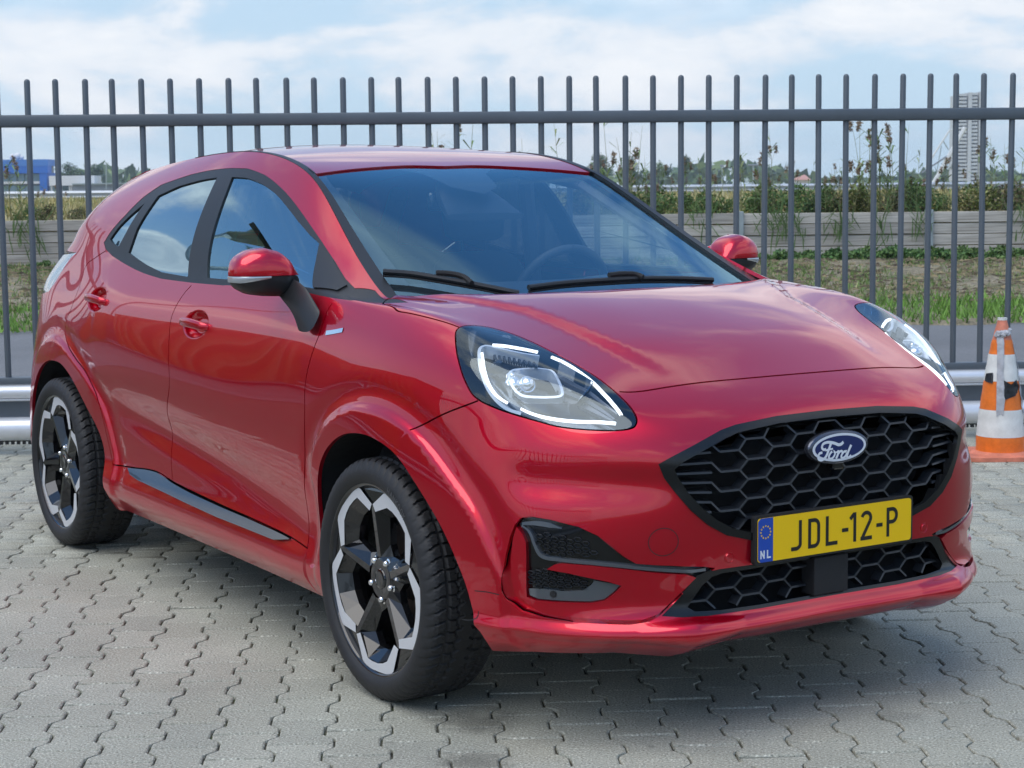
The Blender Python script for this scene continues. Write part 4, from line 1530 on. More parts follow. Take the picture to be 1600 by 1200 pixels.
# ---- wheels
def build_tyre_mesh():
    NT = 720
    prof = [(.246, .085), (.252, .093), (.2595, .099), (.267, .107), (.277, .1125), (.288, .1145), (.300, .1125), (.310, .108), (.3165, .1035), (.3205, .100), (.3245, .0955), (.3272, .090)]
    tread = [(.3288 + .0022 * (1 - (y / .086) ** 2), y) for y in np.linspace(.086, -.086, 35)]
    prof = prof + tread + [(r, -y) for r, y in prof[::-1]]
    prof = np.array(prof)
    m = len(prof)
    th = np.linspace(0, 2 * PI, NT, endpoint=False)
    TH, K = np.meshgrid(th, np.arange(m), indexing='ij')
    R = prof[K, 0].copy(); Y = prof[K, 1]
    s = TH * .33
    ay = np.abs(Y)
    ntread = 62
    ph = (TH / (2 * PI) * ntread + ay * 13.0 + .25 * np.sin(ay * 60)) % 1.0
    g = ((ph < .17) & (ay > .012)) * .007
    ph2 = (TH / (2 * PI) * ntread * 3 - ay * 24.0) % 1.0
    g2 = ((ph2 < .20) & (ay > .03)) * .0018
    circ = ((np.abs(ay - .026 - .0025 * np.sign(np.sin(TH * ntread))) < .0032) | (np.abs(ay - .058) < .0028)) * .007
    gr = np.maximum(np.maximum(g, g2), circ) * (R > .3262)
    sh = ((ph < .30) & (R > .309) & (R <= .3262)) * .003
    lug = np.where((R > .3158) & (R <= .3275), .0022 * np.sin(TH * ntread * 2 * PI / (2 * PI)) * 0, 0)
    R = R - gr - sh + lug
    V = np.stack([R * np.cos(TH), Y, R * np.sin(TH)], -1).reshape(-1, 3)
    i = np.arange(NT)[:, None]; j = np.arange(m - 1)[None]
    a = (i * m + j).ravel(); b = ((i + 1) % NT * m + j).ravel()
    F = np.stack([a, b, b + 1, a + 1], 1)
    me = bpy.data.meshes.new('tyre')
    me.vertices.add(len(V)); me.vertices.foreach_set('co', V.ravel())
    me.loops.add(F.size); me.loops.foreach_set('vertex_index', F.ravel())
    me.polygons.add(len(F)); me.polygons.foreach_set('loop_start', np.arange(len(F)) * 4); me.polygons.foreach_set('loop_total', np.full(len(F), 4))
    me.update(); me.validate()
    me.polygons.foreach_set('use_smooth', np.ones(len(F), bool))
    me.set_sharp_from_angle(angle=math.radians(38))
    me.materials.append(RUBBER)
    return me


def pol(r, a, d):
    """Wheel-face point: radius, angle in degrees seen from outside with +x to the right, depth inwards from the face."""
    return (r * math.cos(math.radians(a)), -.060 + d, r * math.sin(math.radians(a)))


def build_wheel_meshes():
    sb, bb, nb = bmesh.new(), bmesh.new(), bmesh.new()
    q = lambda bm, *pts: bm.faces.new([bm.verts.new(p) for p in pts])
    for k in range(5):
        a = 72 * k
        B = lambda r, t, d: pol(r, a + t, d)
        outer = [(.243, 15.5), (.249, 20), (.2455, 28), (.244, 36), (.2455, 44), (.249, 52), (.243, 56.5)]
        inner = [(.182, 5), (.2245, 22), (.2235, 28), (.222, 36), (.219, 43), (.214, 50), (.182, 67)]
        V0, V1 = (.200, .8), (.200, 71.2)
        d = .0
        # silver band (proud of the black web), with a thin edge
        q(sb, B(*V0, d), B(*inner[0], d), B(*inner[1], d), B(*outer[0], d))
        for i in range(len(outer) - 1):
            i1 = max(i, 1)
            if i == 0:
                q(sb, B(*outer[0], d), B(*inner[1], d), B(*outer[1], d))
            elif i == len(outer) - 2:
                q(sb, B(*outer[i], d), B(*inner[i], d), B(*outer[i + 1], d))
            else:
                q(sb, B(*outer[i], d), B(*inner[i], d), B(*inner[i + 1], d), B(*outer[i + 1], d))
        q(sb, B(*V1, d), B(*outer[-1], d), B(*inner[-2], d), B(*inner[-1], d))
        # black web: slopes from the ridge and band down to the opening
        hole = [(.078, 36), (.098, 19), (.168, 12), (.192, 22), (.190, 36), (.184, 48), (.168, 60), (.098, 53)]
        HD = .034
        rim_ = [(.052, 36, .018), (.060, 9, .016), (.190, 2.2, .002), (.224, 22, .0015), (.2215, 36, .0015), (.2135, 50, .0015), (.190, 69.8, .002), (.060, 63, .016)]
        n = 8
        for i in range(n):
            j = (i + 1) % n
            h0, h1, r0, r1 = hole[i], hole[j], rim_[i], rim_[j]
            q(bb, B(*r0), B(*r1), B(*h1, HD), B(*h0, HD))
            q(bb, B(*h0, HD), B(*h1, HD), B(*h1, HD + .02), B(*h0, HD + .02))
        # ridge top
        q(bb, B(.060, 9, .016), B(.190, 2.2, .002), B(.190, -2.2, .002), B(.060, -9, .016))
        q(bb, B(.190, 2.2, .002), B(.200, 0, .001), B(.190, -2.2, .002))
        q(bb, B(.182, 5, -.0), B(.182, 5, .004), B(.2245, 22, .004), B(.2245, 22, 0))
        # dark wedge between the two silver tips
        q(bb, B(.199, 0, .004), B(.243, 15.6, .006), B(.2475, 8, .010), B(.2475, 0, .011), B(.2475, -8, .010), B(.243, -15.6, .006))
        # nut
        c = Vector(B(.055, 36, .016))
        bm_lathe(nb, [(.0005, -.004), (.006, -.004), (.0085, -.001), (.009, .006), (.013, .008), (.013, .02)], 12, 'Y', Matrix.Translation(c))
    hubp = [(.0005, -.046 + .0), (.020, -.0465), (.026, -.045), (.028, -.042), (.040, -.043), (.052, -.043), (.056, -.041), (.064, -.036), (.07, -.01)]
    bm_lathe(bb, hubp, 40, 'Y')
    for bm in (sb, bb):
        bmesh.ops.remove_doubles(bm, verts=bm.verts, dist=.0004)
    # lip and barrel
    lip = bmesh.new()
    bm_lathe(lip, [(.2455, -.0585), (.2475, -.063), (.2515, -.066), (.2545, -.066), (.255, -.060), (.252, -.04), (.243, -.03), (.238, .0), (.232, .08), (.240, .17), (.252, .175)], 96, 'Y')
    res = {}
    for nme, bm, m_, sm in (('silver_facets', sb, SILVER, False), ('black_spokes', bb, GLOSSB, False), ('wheel_nuts', nb, CHROME, True), ('rim_barrel', lip, GLOSSB, True)):
        me = bm_mesh(nme, bm, sm, 40)
        me.materials.append(m_)
        res[nme] = me
    bd = bmesh.new()
    bm_lathe(bd, [(.07, .01), (.155, .01), (.155, .032), (.07, .032)], 64, 'Y')
    bm_lathe(bd, [(.0005, -.02), (.06, -.02), (.072, -.005), (.072, .05)], 32, 'Y')
    me = bm_mesh('brake_disc', bd, True, 40); me.materials.append(mat('brake_steel', (0.11, 0.085, 0.075), 0.35, 0.8, var=.3, vscale=20)); res['brake_disc'] = me
    cb = bmesh.new()
    bm_box(cb, (.125, .02, .03), (.055, .06, .13), bevel=.008)
    me = bm_mesh('brake_caliper', cb); me.materials.append(mat('caliper_cast', (0.30, 0.30, 0.30), 0.5, 0.5)); res['brake_caliper'] = me
    return res


def tyre_text(parent):
    L = {'H': [[(0, 0), (0, 1)], [(.7, 0), (.7, 1)], [(0, .5), (.7, .5)]], 'A': [[(0, 0), (.4, 1)], [(.4, 1), (.8, 0)], [(.15, .35), (.65, .35)]],
         'N': [[(0, 0), (0, 1)], [(0, 1), (.7, 0)], [(.7, 0), (.7, 1)]], 'K': [[(0, 0), (0, 1)], [(0, .4), (.7, 1)], [(.2, .55), (.7, 0)]],
         'O': [[(.35 + .38 * math.cos(t), .5 + .5 * math.sin(t)) for t in np.linspace(0, 2 * PI, 17)]]}
    x = 0
    polys = []
    for ch in 'HANKOOK':
        for s_ in L[ch]:
            polys.append(stroke_outline([((x + a) * .013, b * .017) for a, b in s_], .0030))
        x += 1.25
    f = lambda a, b: (((.279 + b) * math.cos(math.radians(66) - a / .285)), -.1158, ((.279 + b) * math.sin(math.radians(66) - a / .285)))
    sheet(polys, f, 'sidewall_letters', mat('raised_rubber', (.075, .075, .078), .45) if 'raised_rubber' not in MATS else MATS['raised_rubber'], parent)


TYRE = build_tyre_mesh()
WM = build_wheel_meshes()
for (ax, w, phase, lab) in ((0.0, .768, 92, 'front'), (-2.588, .778, 44, 'rear')):
    for sd in (-1, 1):
        wh = link('wheel', None, CAR)
        wh.location = (ax, sd * w, .3295)
        wh.rotation_euler = (0, 0, 0 if sd < 0 else PI)
        t = link('tyre', TYRE, wh)
        tyre_text(wh)
        for nme, me in WM.items():
            o = link(nme.replace('wheel_nuts', 'wheel_nuts'), me, wh)
            if nme == 'brake_caliper':
                o.rotation_euler = (0, -math.radians(20 if ax == 0 else 160), 0)
            elif nme != 'brake_disc':
                o.rotation_euler = (0, -math.radians(phase), 0)
                o.scale = (1.032, 1, 1.032)
                o.location = (0, -.036, 0)
            else:
                o.location = (0, .02, 0)

# ---- inside of the shell: liners, dark inner skin, floor
LINER = mat('arch_liner', (0.010, 0.010, 0.011), 0.9, bump=.4, bscale=40)
for (ax, az), arch in zip(AXLES, (ARCH_F, ARCH_R)):
    c = smooth_curve(np.array(arch), .03)
    cen = np.array([ax + (.06 if ax == 0 else .04), .33])
    for sd in (-1, 1):
        bm = bmesh.new()
        rings = []
        for w, g_ in ((None, 1.015), (.80, 1.03), (.50, 1.03), (.50, .02)):
            ring = []
            for p in c:
                q = cen + (p - cen) * g_
                q[1] = max(q[1], .27)
                ww = w
                if w is None:
                    h = SIDE.bvh.ray_cast(Vector((q[0], 3, max(q[1], .28))), Vector((0, -1, 0)))
                    ww = (h[0].y if h[0] is not None else .84) - .014
                ring.append(bm.verts.new((q[0], sd * ww, q[1])))
            rings.append(ring)
        for r0, r1 in zip(rings, rings[1:]):
            for k in range(len(c) - 1):
                bm.faces.new((r0[k], r0[k + 1], r1[k + 1], r1[k]))
        link('wheel_arch_liner', bm_mesh('liner', bm, True, 40), CAR, LINER)

uu, vv = np.meshgrid(np.arange(0, 23.01, .25), np.arange(.3, 13.01, .25), indexing='ij')
gp = SIDE.base(uu.ravel(), vv.ravel()) - SIDE.base_n(uu.ravel(), vv.ravel()) * .055
gp[:, 1] = np.maximum(gp[:, 1], 0)
nv_ = uu.shape[1]
V2 = np.stack([uu.ravel(), vv.ravel()], 1)
Fi = []
blocked = [lamp_out, grille_o, low_o, pod_out]
for i in range(uu.shape[0] - 1):
    for j in range(nv_ - 1):
        a = i * nv_ + j
        q = [a, a + nv_, a + nv_ + 1, a + 1]
        c = V2[q].mean(0); P = gp[q].mean(0)
        if c[1] > 8.7 and c[0] > 9.3:
            continue
        if P[1] > .5 and any(in_poly(gp[q][:, [0, 2]], np.array(ar) * 1.0).any() or np.hypot(P[0] - ax, P[2] - az) < .40 for (ax, az), ar in zip(AXLES, (ARCH_F, ARCH_R))):
            continue
        if any(in_poly(V2[q], b).any() for b in blocked):
            continue
        Fi.append(q)
Vb = np.vstack([gp, gp * [1, -1, 1]])
Fb = [tuple(f) for f in Fi] + [tuple(len(gp) + k for k in f[::-1]) for f in Fi]
bmm = bmesh.new(); me = mesh_np('inner_skin', Vb, Fb, None, False); bmm.from_mesh(me)
bmesh.ops.delete(bmm, geom=[v for v in bmm.verts if not v.link_faces], context='VERTS'); bmm.to_mesh(me); bmm.free()
link('inner_skin', me, CAR, VOID)
bm = bmesh.new()
bm_box(bm, (-1.32, 0, .245), (3.7, 1.0, .05))
bm_box(bm, (-1.28, 0, .25), (1.70, 1.62, .06))
bm_box(bm, (-.02, 0, .55), (.9, .98, .5))
bm_box(bm, (-.62, 0, .70), (.05, 1.5, .75))
link('underbody', bm_mesh('ub', bm), CAR, VOID)
bm = bmesh.new()
for sd in (-1, 1):
    bm = bmesh.new(); bm_box(bm, (.50, sd * .56, .225), (.05, .22, .05), bevel=.008)
    link('air_deflector', bm_mesh('ad', bm), CAR, DARK)

# ---- cabin
CLOTH = mat('seat_cloth', (0.028, 0.03, 0.034), 0.9, bump=.2, bscale=200)
DASH = mat('dash_soft', (0.045, 0.05, 0.056), 0.6, bump=.1, bscale=300)
HEADL = mat('headliner', (0.16, 0.16, 0.17), 0.9)


def loft(bm, secs):
    R = [[bm.verts.new(p) for p in s] for s in secs]
    n = len(R[0])
    for a, b in zip(R, R[1:]):
        for k in range(n):
            bm.faces.new((a[k], a[(k + 1) % n], b[(k + 1) % n], b[k]))
    bm.faces.new(R[0]); bm.faces.new(R[-1])


bm = bmesh.new()
secs = []
for y in np.linspace(-.68, .68, 15):
    hump = .045 * math.exp(-((y - .36) / .17) ** 2)
    x0 = -.22 - .06 * (abs(y) / .68) ** 2
    secs.append([(x0, y, 1.015), (x0 - .25, y, 1.035 + hump * .4), (x0 - .42, y, 1.045 + hump), (x0 - .52, y, 1.02 + hump * .7), (x0 - .55, y, .93), (x0 - .5, y, .60), (x0, y, .60)])
loft(bm, secs)
link('dashboard', bm_mesh('dash', bm, True, 40), CAR, DASH)
bm = bmesh.new()
M = Matrix.Translation((-.93, .37, 1.00)) @ Matrix.Rotation(math.radians(-66), 4, 'Y')
ringp = [M @ Vector((.185 * math.cos(a), .185 * math.sin(a), 0)) for a in np.linspace(0, 2 * PI, 49)]
bm_tube(bm, ringp, .0155, 10, False)
bm_tube(bm, [M @ Vector((0, -.17, 0)), M @ Vector((0, 0, -.03)), M @ Vector((0, .17, 0))], .018, 8)
bm_lathe(bm, [(.001, .012), (.05, .01), (.062, -.005), (.062, -.04)], 24, M=M)
bm_tube(bm, [M @ Vector((0, 0, -.03)), M @ Vector((0, 0, -.3))], .03, 10)
link('steering_wheel', bm_mesh('sw', bm, True, 50), CAR, DASH)


def seat(y, x, name='front_seat'):
    s = link(name, None, CAR)
    s.location = (x, y, 0)
    bm = bmesh.new()
    secs = []
    for t, wd, th in ((0, .24, .07), (.2, .255, .075), (.5, .25, .065), (.8, .215, .055), (.95, .17, .045), (1, .13, .03)):
        c = Vector((-.20 - .22 * t, 0, .52 + .62 * t))
        secs.append([(c.x + b, a, c.z + b * .3) for a, b in superell(20, wd, th, .55)])
    loft(bm, secs)
    link('backrest', bm_mesh('bk', bm, True, 60), s, CLOTH)
    bm = bmesh.new()
    secs = []
    for t, wd, th in ((0, .085, .02), (.12, .12, .042), (.6, .125, .05), (.9, .115, .042), (1, .08, .025)):
        secs.append([(-.415 - .03 * t + b, a, 1.185 + .17 * t) for a, b in superell(20, wd, th, .6)])
    loft(bm, secs)
    for yy in (-.05, .05):
        bm_tube(bm, [(-.42, yy, 1.10), (-.43, yy, 1.2)], .007, 8)
    link('headrest', bm_mesh('hr', bm, True, 60), s, CLOTH)
    bm = bmesh.new()
    bm_box(bm, (.05, 0, .45), (.52, .48, .16), bevel=.04)
    link('cushion', bm_mesh('cs', bm, True, 40), s, CLOTH)


seat(-.36, -1.05); seat(.36, -1.05)
bm = bmesh.new()
bm_box(bm, (-2.20, 0, .80), (.16, 1.16, .62), bevel=.05, rot=Matrix.Rotation(math.radians(-18), 4, 'Y'))
for yy in (-.38, 0, .38):
    bm_box(bm, (-2.33, yy, 1.16), (.08, .24, .13), bevel=.03)
link('rear_bench', bm_mesh('rb', bm, True, 40), CAR, CLOTH)
# headliner under the roof and dark cabin sides
uu, vv = np.meshgrid(np.linspace(3.35, 7.2, 16), np.linspace(.1, 5, 10), indexing='ij')
P = TOP.pos(uu.ravel(), vv.ravel()) - TOP.nrm(uu.ravel(), vv.ravel()) * .035
P[:, 1] = np.maximum(P[:, 1], 0)
F = [(i * 10 + j, (i + 1) * 10 + j, (i + 1) * 10 + j + 1, i * 10 + j + 1) for i in range(15) for j in range(9)]
link('headliner', mesh_np('hl', np.vstack([P, P * [1, -1, 1]]), F + [tuple(160 + k for k in f) for f in F], None, True), CAR, HEADL)
for sd in (-1, 1):                                    # inner pillars, so that the shell has thickness
    for a, b, r in (((-.34, .64, 1.06), (-1.00, .515, 1.385), .018), ((-1.00, .515, 1.385), (-1.4, .50, 1.44), .018), ((-1.43, .56, 1.40), (-1.56, .68, 1.02), .03), ((-2.35, .53, 1.36), (-2.6, .58, 1.12), .04)):
        bm = bmesh.new(); bm_tube(bm, [Vector((a[0], a[1] * sd, a[2])), Vector((b[0], b[1] * sd, b[2]))], r, 8)
        link('inner_pillar', bm_mesh('ip', bm, True, 40), CAR, HEADL)
# frit band behind the windscreen edge, camera housing and inside mirror
fr_in = resample(np.array([[.45, .75], [1.4, .62], [2.5, .50], [2.85, .62], [3.0, 1.2], [3.0, 3.4], [2.85, 3.9], [2.45, 4.2], [2.25, 5.0], [.55, 5.0], [.50, 2.0]]), .1, True)
fr_out = np.vstack([[[0.02, .30]], [[0.02, 5.0]], screen_top[::-1] - [.02, 0], [[tedge[0][0], .2]]])
fr_out = np.clip(fr_out, 0, [10, 5.0])
UVr, PR = cut_surface(TOP, [('clear', fr_in), ('frit', fr_out)], [], None, .12, .25)
half_object('screen_frit', TOP, UVr, PR['frit'], mat('frit_black', (0.008, 0.009, 0.011), 0.5), CAR, 0, -.0095, 0)
bm = bmesh.new()
q = TOP.pos(np.array([2.75]), np.array([5.0]))[0]
secs = []
for t, wd, hh in ((0, .15, .012), (.3, .13, .03), (.8, .09, .045), (1, .05, .02)):
    secs.append([(q[0] + .22 * (1 - t) - .06, a, q[2] - .035 - .0 + (-.06 - .105 * (1 - t)) + .06 + b) for a, b in superell(16, wd, hh, .6)])
loft(bm, secs)
link('sensor_housing', bm_mesh('sh', bm, True, 50), CAR, MATS['frit_black'])
bm = bmesh.new()
bm_box(bm, (-.98, .0, 1.335), (.03, .24, .065), bevel=.014)
link('inside_mirror', bm_mesh('im', bm, True, 50), CAR, GLOSSB)
# ------------------------------------------------------------------ the place
F2 = np.array([math.cos(YAW), math.sin(YAW), 0.0])
R2 = np.array([math.sin(YAW), -math.cos(YAW), 0.0])
G0 = np.array([CAM_POS[0], CAM_POS[1], 0.0])


def gp_(a, b, z=0.0):
    """a metres to the right and b metres deep along the road-parallel ground frame."""
    return G0 + R2 * a + F2 * b + np.array([0, 0, z])


def at_b(px, py, b):
    d = pix_ray(px, py)
    return CAM_POS + d * (b / np.dot(d, F2))


def sheet_mesh(name, pts, m, kind='structure', parent=None):
    me = mesh_np(name, pts, [tuple(range(len(pts)))], None, False)
    o = link(name, me, parent, m)
    if kind: o['kind'] = kind
    return o


def noise_mix(m, cols, scale, detail=8, rough=.6, coord='Object', pos=(.35, .65), bump=0.0, bscale=None, bdist=.01, extra=None):
    """Rebuild the base colour of m as a noise ramp through cols."""
    nt = m.node_tree
    p = nt.nodes['Principled BSDF']
    tc = nt.nodes.new('ShaderNodeTexCoord')
    n = nt.nodes.new('ShaderNodeTexNoise')
    n.inputs['Scale'].default_value = scale; n.inputs['Detail'].default_value = detail; n.inputs['Roughness'].default_value = rough
    nt.links.new(tc.outputs[coord], n.inputs['Vector'])
    rp = nt.nodes.new('ShaderNodeValToRGB')
    el = rp.color_ramp.elements
    while len(el) < len(cols):
        el.new(.5)
    for i, c in enumerate(cols):
        el[i].position = pos[0] + (pos[1] - pos[0]) * i / (len(cols) - 1)
        el[i].color = tuple(c) + (1,)
    nt.links.new(n.outputs['Fac'], rp.inputs[0])
    out = rp.outputs[0]
    if extra:
        n2 = nt.nodes.new('ShaderNodeTexNoise')
        n2.inputs['Scale'].default_value = extra[0]; n2.inputs['Detail'].default_value = 4
        nt.links.new(tc.outputs[coord], n2.inputs['Vector'])
        mr = nt.nodes.new('ShaderNodeMapRange')
        mr.inputs['From Min'].default_value = .3; mr.inputs['From Max'].default_value = .7
        mr.inputs['To Min'].default_value = extra[1]; mr.inputs['To Max'].default_value = extra[2]
        nt.links.new(n2.outputs['Fac'], mr.inputs['Value'])
        mx = nt.nodes.new('ShaderNodeMix'); mx.data_type = 'RGBA'; mx.blend_type = 'MULTIPLY'
        mx.inputs['Factor'].default_value = 1
        nt.links.new(out, mx.inputs[6]); nt.links.new(mr.outputs[0], mx.inputs[7])
        out = mx.outputs[2]
    nt.links.new(out, p.inputs['Base Color'])
    if bump:
        b = nt.nodes.new('ShaderNodeBump'); b.inputs['Strength'].default_value = bump; b.inputs['Distance'].default_value = bdist
        n3 = nt.nodes.new('ShaderNodeTexNoise'); n3.inputs['Scale'].default_value = bscale or scale; n3.inputs['Detail'].default_value = 6
        nt.links.new(tc.outputs[coord], n3.inputs['Vector'])
        nt.links.new(n3.outputs['Fac'], b.inputs['Height'])
        nt.links.new(b.outputs[0], p.inputs['Normal'])
    return out


# ---- ground sheets
SAND = mat('joint_sand', (0.05, 0.05, 0.035), 0.95)
noise_mix(SAND, [(.055, .055, .040), (.12, .115, .085), (.07, .09, .035)], 14, bump=.5, bscale=90)
ASPH = mat('asphalt', (0.2, 0.2, 0.2), 0.85)
noise_mix(ASPH, [(.115, .117, .12), (.165, .167, .17), (.21, .21, .21)], 70, 6, .75, extra=(.5, .8, 1.15), bump=.5, bscale=120, bdist=.006)
EARTH = mat('verge_earth', (0.2, 0.15, 0.1), 0.95)
noise_mix(EARTH, [(.12, .19, .05), (.20, .17, .10), (.30, .25, .17), (.13, .17, .055)], 1.6, 9, .68, extra=(16, .6, 1.25), pos=(.30, .68), bump=.8, bscale=30, bdist=.04)
FIELD = mat('dry_field', (0.3, 0.25, 0.12), 0.95)
noise_mix(FIELD, [(.13, .15, .05), (.36, .30, .13), (.48, .41, .19)], .35, 9, .7, extra=(4, .7, 1.2))

ground = sheet_mesh('ground', [gp_(-3000, -1500, -.30), gp_(3000, -1500, -.30), gp_(3000, 5000, -.30), gp_(-3000, 5000, -.30)], FIELD)

FA = np.array([-5.19119563, -0.27802204, 0.0])
FE = np.array([0.48770, 0.87301, 0.0]); FE /= np.linalg.norm(FE)
FN = np.array([-FE[1], FE[0], 0.0])


def fence_pt(s, z, d=0.0):
    return FA + FE * s + FN * d + np.array([0, 0, z])


pave = sheet_mesh('pavement', [fence_pt(-40, -.010, .62), fence_pt(-40, -.010, -45), fence_pt(45, -.010, -45), fence_pt(45, -.010, .62)], SAND)
road = sheet_mesh('asphalt_road', [fence_pt(-60, -.004, .62), fence_pt(60, -.004, .62), gp_(70, 18.2, -.004), gp_(-60, 18.2, -.004)], ASPH)

# ---- pavers
PAV = mat('paver_concrete', (0.3, 0.3, 0.29), 0.82)
_o = noise_mix(PAV, [(.15, .148, .118), (.345, .340, .275), (.42, .413, .335), (.72, .71, .60)], 150, 3, .75, 'Object', (.33, .67), bump=.6, bscale=170, bdist=.008)
nt = PAV.node_tree
at = nt.nodes.new('ShaderNodeVertexColor'); at.layer_name = 'tone'
mx = nt.nodes.new('ShaderNodeMix'); mx.data_type = 'RGBA'; mx.blend_type = 'MULTIPLY'; mx.inputs['Factor'].default_value = 1
geo = nt.nodes.new('ShaderNodeNewGeometry')
ns = nt.nodes.new('ShaderNodeTexNoise'); ns.inputs['Scale'].default_value = 1.7; ns.inputs['Detail'].default_value = 9; ns.inputs['Roughness'].default_value = .62
nt.links.new(geo.outputs['Position'], ns.inputs['Vector'])
mr = nt.nodes.new('ShaderNodeMapRange'); mr.inputs['From Min'].default_value = .30; mr.inputs['From Max'].default_value = .66; mr.inputs['To Min'].default_value = .84; mr.inputs['To Max'].default_value = 1.10
nt.links.new(ns.outputs['Fac'], mr.inputs['Value'])
mx2 = nt.nodes.new('ShaderNodeMix'); mx2.data_type = 'RGBA'; mx2.blend_type = 'MULTIPLY'; mx2.inputs['Factor'].default_value = 1
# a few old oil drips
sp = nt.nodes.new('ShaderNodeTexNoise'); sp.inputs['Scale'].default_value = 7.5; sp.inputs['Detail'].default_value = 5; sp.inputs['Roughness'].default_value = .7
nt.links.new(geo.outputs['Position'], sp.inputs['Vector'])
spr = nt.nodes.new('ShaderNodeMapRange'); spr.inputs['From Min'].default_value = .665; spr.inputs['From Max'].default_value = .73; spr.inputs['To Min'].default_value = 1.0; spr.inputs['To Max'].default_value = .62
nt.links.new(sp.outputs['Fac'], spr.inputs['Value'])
mx3 = nt.nodes.new('ShaderNodeMix'); mx3.data_type = 'RGBA'; mx3.blend_type = 'MULTIPLY'; mx3.inputs['Factor'].default_value = 1
nt.links.new(_o, mx.inputs[6]); nt.links.new(at.outputs['Color'], mx.inputs[7])
nt.links.new(mx.outputs[2], mx2.inputs[6]); nt.links.new(mr.outputs[0], mx2.inputs[7])
nt.links.new(mx2.outputs[2], mx3.inputs[6]); nt.links.new(spr.outputs[0], mx3.inputs[7])
cur = mx3.outputs[2]
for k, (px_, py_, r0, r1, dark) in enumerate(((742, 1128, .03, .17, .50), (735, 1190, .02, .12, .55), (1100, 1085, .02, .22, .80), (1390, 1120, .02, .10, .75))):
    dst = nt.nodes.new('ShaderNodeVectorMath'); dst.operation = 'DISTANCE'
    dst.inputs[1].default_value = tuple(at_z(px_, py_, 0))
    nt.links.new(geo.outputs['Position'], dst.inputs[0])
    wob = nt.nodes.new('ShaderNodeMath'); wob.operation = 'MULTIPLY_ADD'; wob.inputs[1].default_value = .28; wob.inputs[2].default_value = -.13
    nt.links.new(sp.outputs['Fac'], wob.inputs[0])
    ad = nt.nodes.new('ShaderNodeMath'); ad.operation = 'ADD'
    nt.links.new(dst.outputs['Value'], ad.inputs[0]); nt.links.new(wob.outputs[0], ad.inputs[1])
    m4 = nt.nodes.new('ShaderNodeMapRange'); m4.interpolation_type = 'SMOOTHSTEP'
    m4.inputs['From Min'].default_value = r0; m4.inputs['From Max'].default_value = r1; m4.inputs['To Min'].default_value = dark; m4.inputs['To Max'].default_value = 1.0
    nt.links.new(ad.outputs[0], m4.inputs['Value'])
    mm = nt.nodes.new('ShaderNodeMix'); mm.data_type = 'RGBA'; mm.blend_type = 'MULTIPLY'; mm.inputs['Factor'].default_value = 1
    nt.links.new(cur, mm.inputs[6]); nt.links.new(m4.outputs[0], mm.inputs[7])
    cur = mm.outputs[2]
nt.links.new(cur, nt.nodes['Principled BSDF'].inputs['Base Color'])

PA = math.radians(61.0)
pa = np.array([math.cos(PA), math.sin(PA)]); pb = np.array([pa[1], -pa[0]])
P0 = at_z(284, 1060, 0)[:2]
PITCH_A, LB, K = .1440, .2015, .0135


def stone_outline(gap_a=.0026, gap_b=.0019):
    h = LB / 2 - gap_b
    w = PITCH_A / 2 - gap_a
    y1, y2 = .034, .066
    right = [(w + K, -h), (w + K, -y2), (w - K, -y1), (w - K, y1), (w + K, y2), (w + K, h)]
    return right + [(-x, -y) for x, y in right]


SO = stone_outline()


def stone_geo(tilt=(0, 0), dz=0.0, rot=0.0, jit=None):
    out = np.array(SO)
    if jit is not None:
        out = out + jit
    c, s = math.cos(rot), math.sin(rot)
    out = out @ np.array([[c, s], [-s, c]])
    cen = out.mean(0)
    rings = []
    for sc_, z in ((1.0, -.03), (1.0, -.0045), (None, -.0012), (None, 0.0)):
        if sc_:
            o = out
        else:
            ins = .0022 if z < 0 else .0050
            o = out - np.sign(out) * ins
        rings.append(np.c_[o, np.full(12, z) + dz + (o[:, 0] * tilt[0] + o[:, 1] * tilt[1])])
    V = np.vstack(rings)
    F = []
    for r in range(3):
        for k in range(12):
            F.append((r * 12 + k, r * 12 + (k + 1) % 12, (r + 1) * 12 + (k + 1) % 12, (r + 1) * 12 + k))
    # top as three convex quads (wide end, waist, wide end) to keep it clean
    t = 36
    F += [(t + 0, t + 1, t + 10, t + 11), (t + 1, t + 2, t + 9, t + 10), (t + 2, t + 3, t + 8, t + 9), (t + 3, t + 4, t + 7, t + 8), (t + 4, t + 5, t + 6, t + 7)]
    return V, F


def add_tone(me, tones):
    ca = me.color_attributes.new('tone', 'FLOAT_COLOR', 'POINT')
    ca.data.foreach_set('color', np.repeat(np.c_[tones, np.ones(len(tones))], 1, 0).ravel())


def stone_tone(r):
    g = 1 + r.normal() * .055
    if r.random() < .08:
        g *= .84
    w = r.normal() * .006
    return np.array([g * (1 + w), g, g * (1 - w * 1.3)])


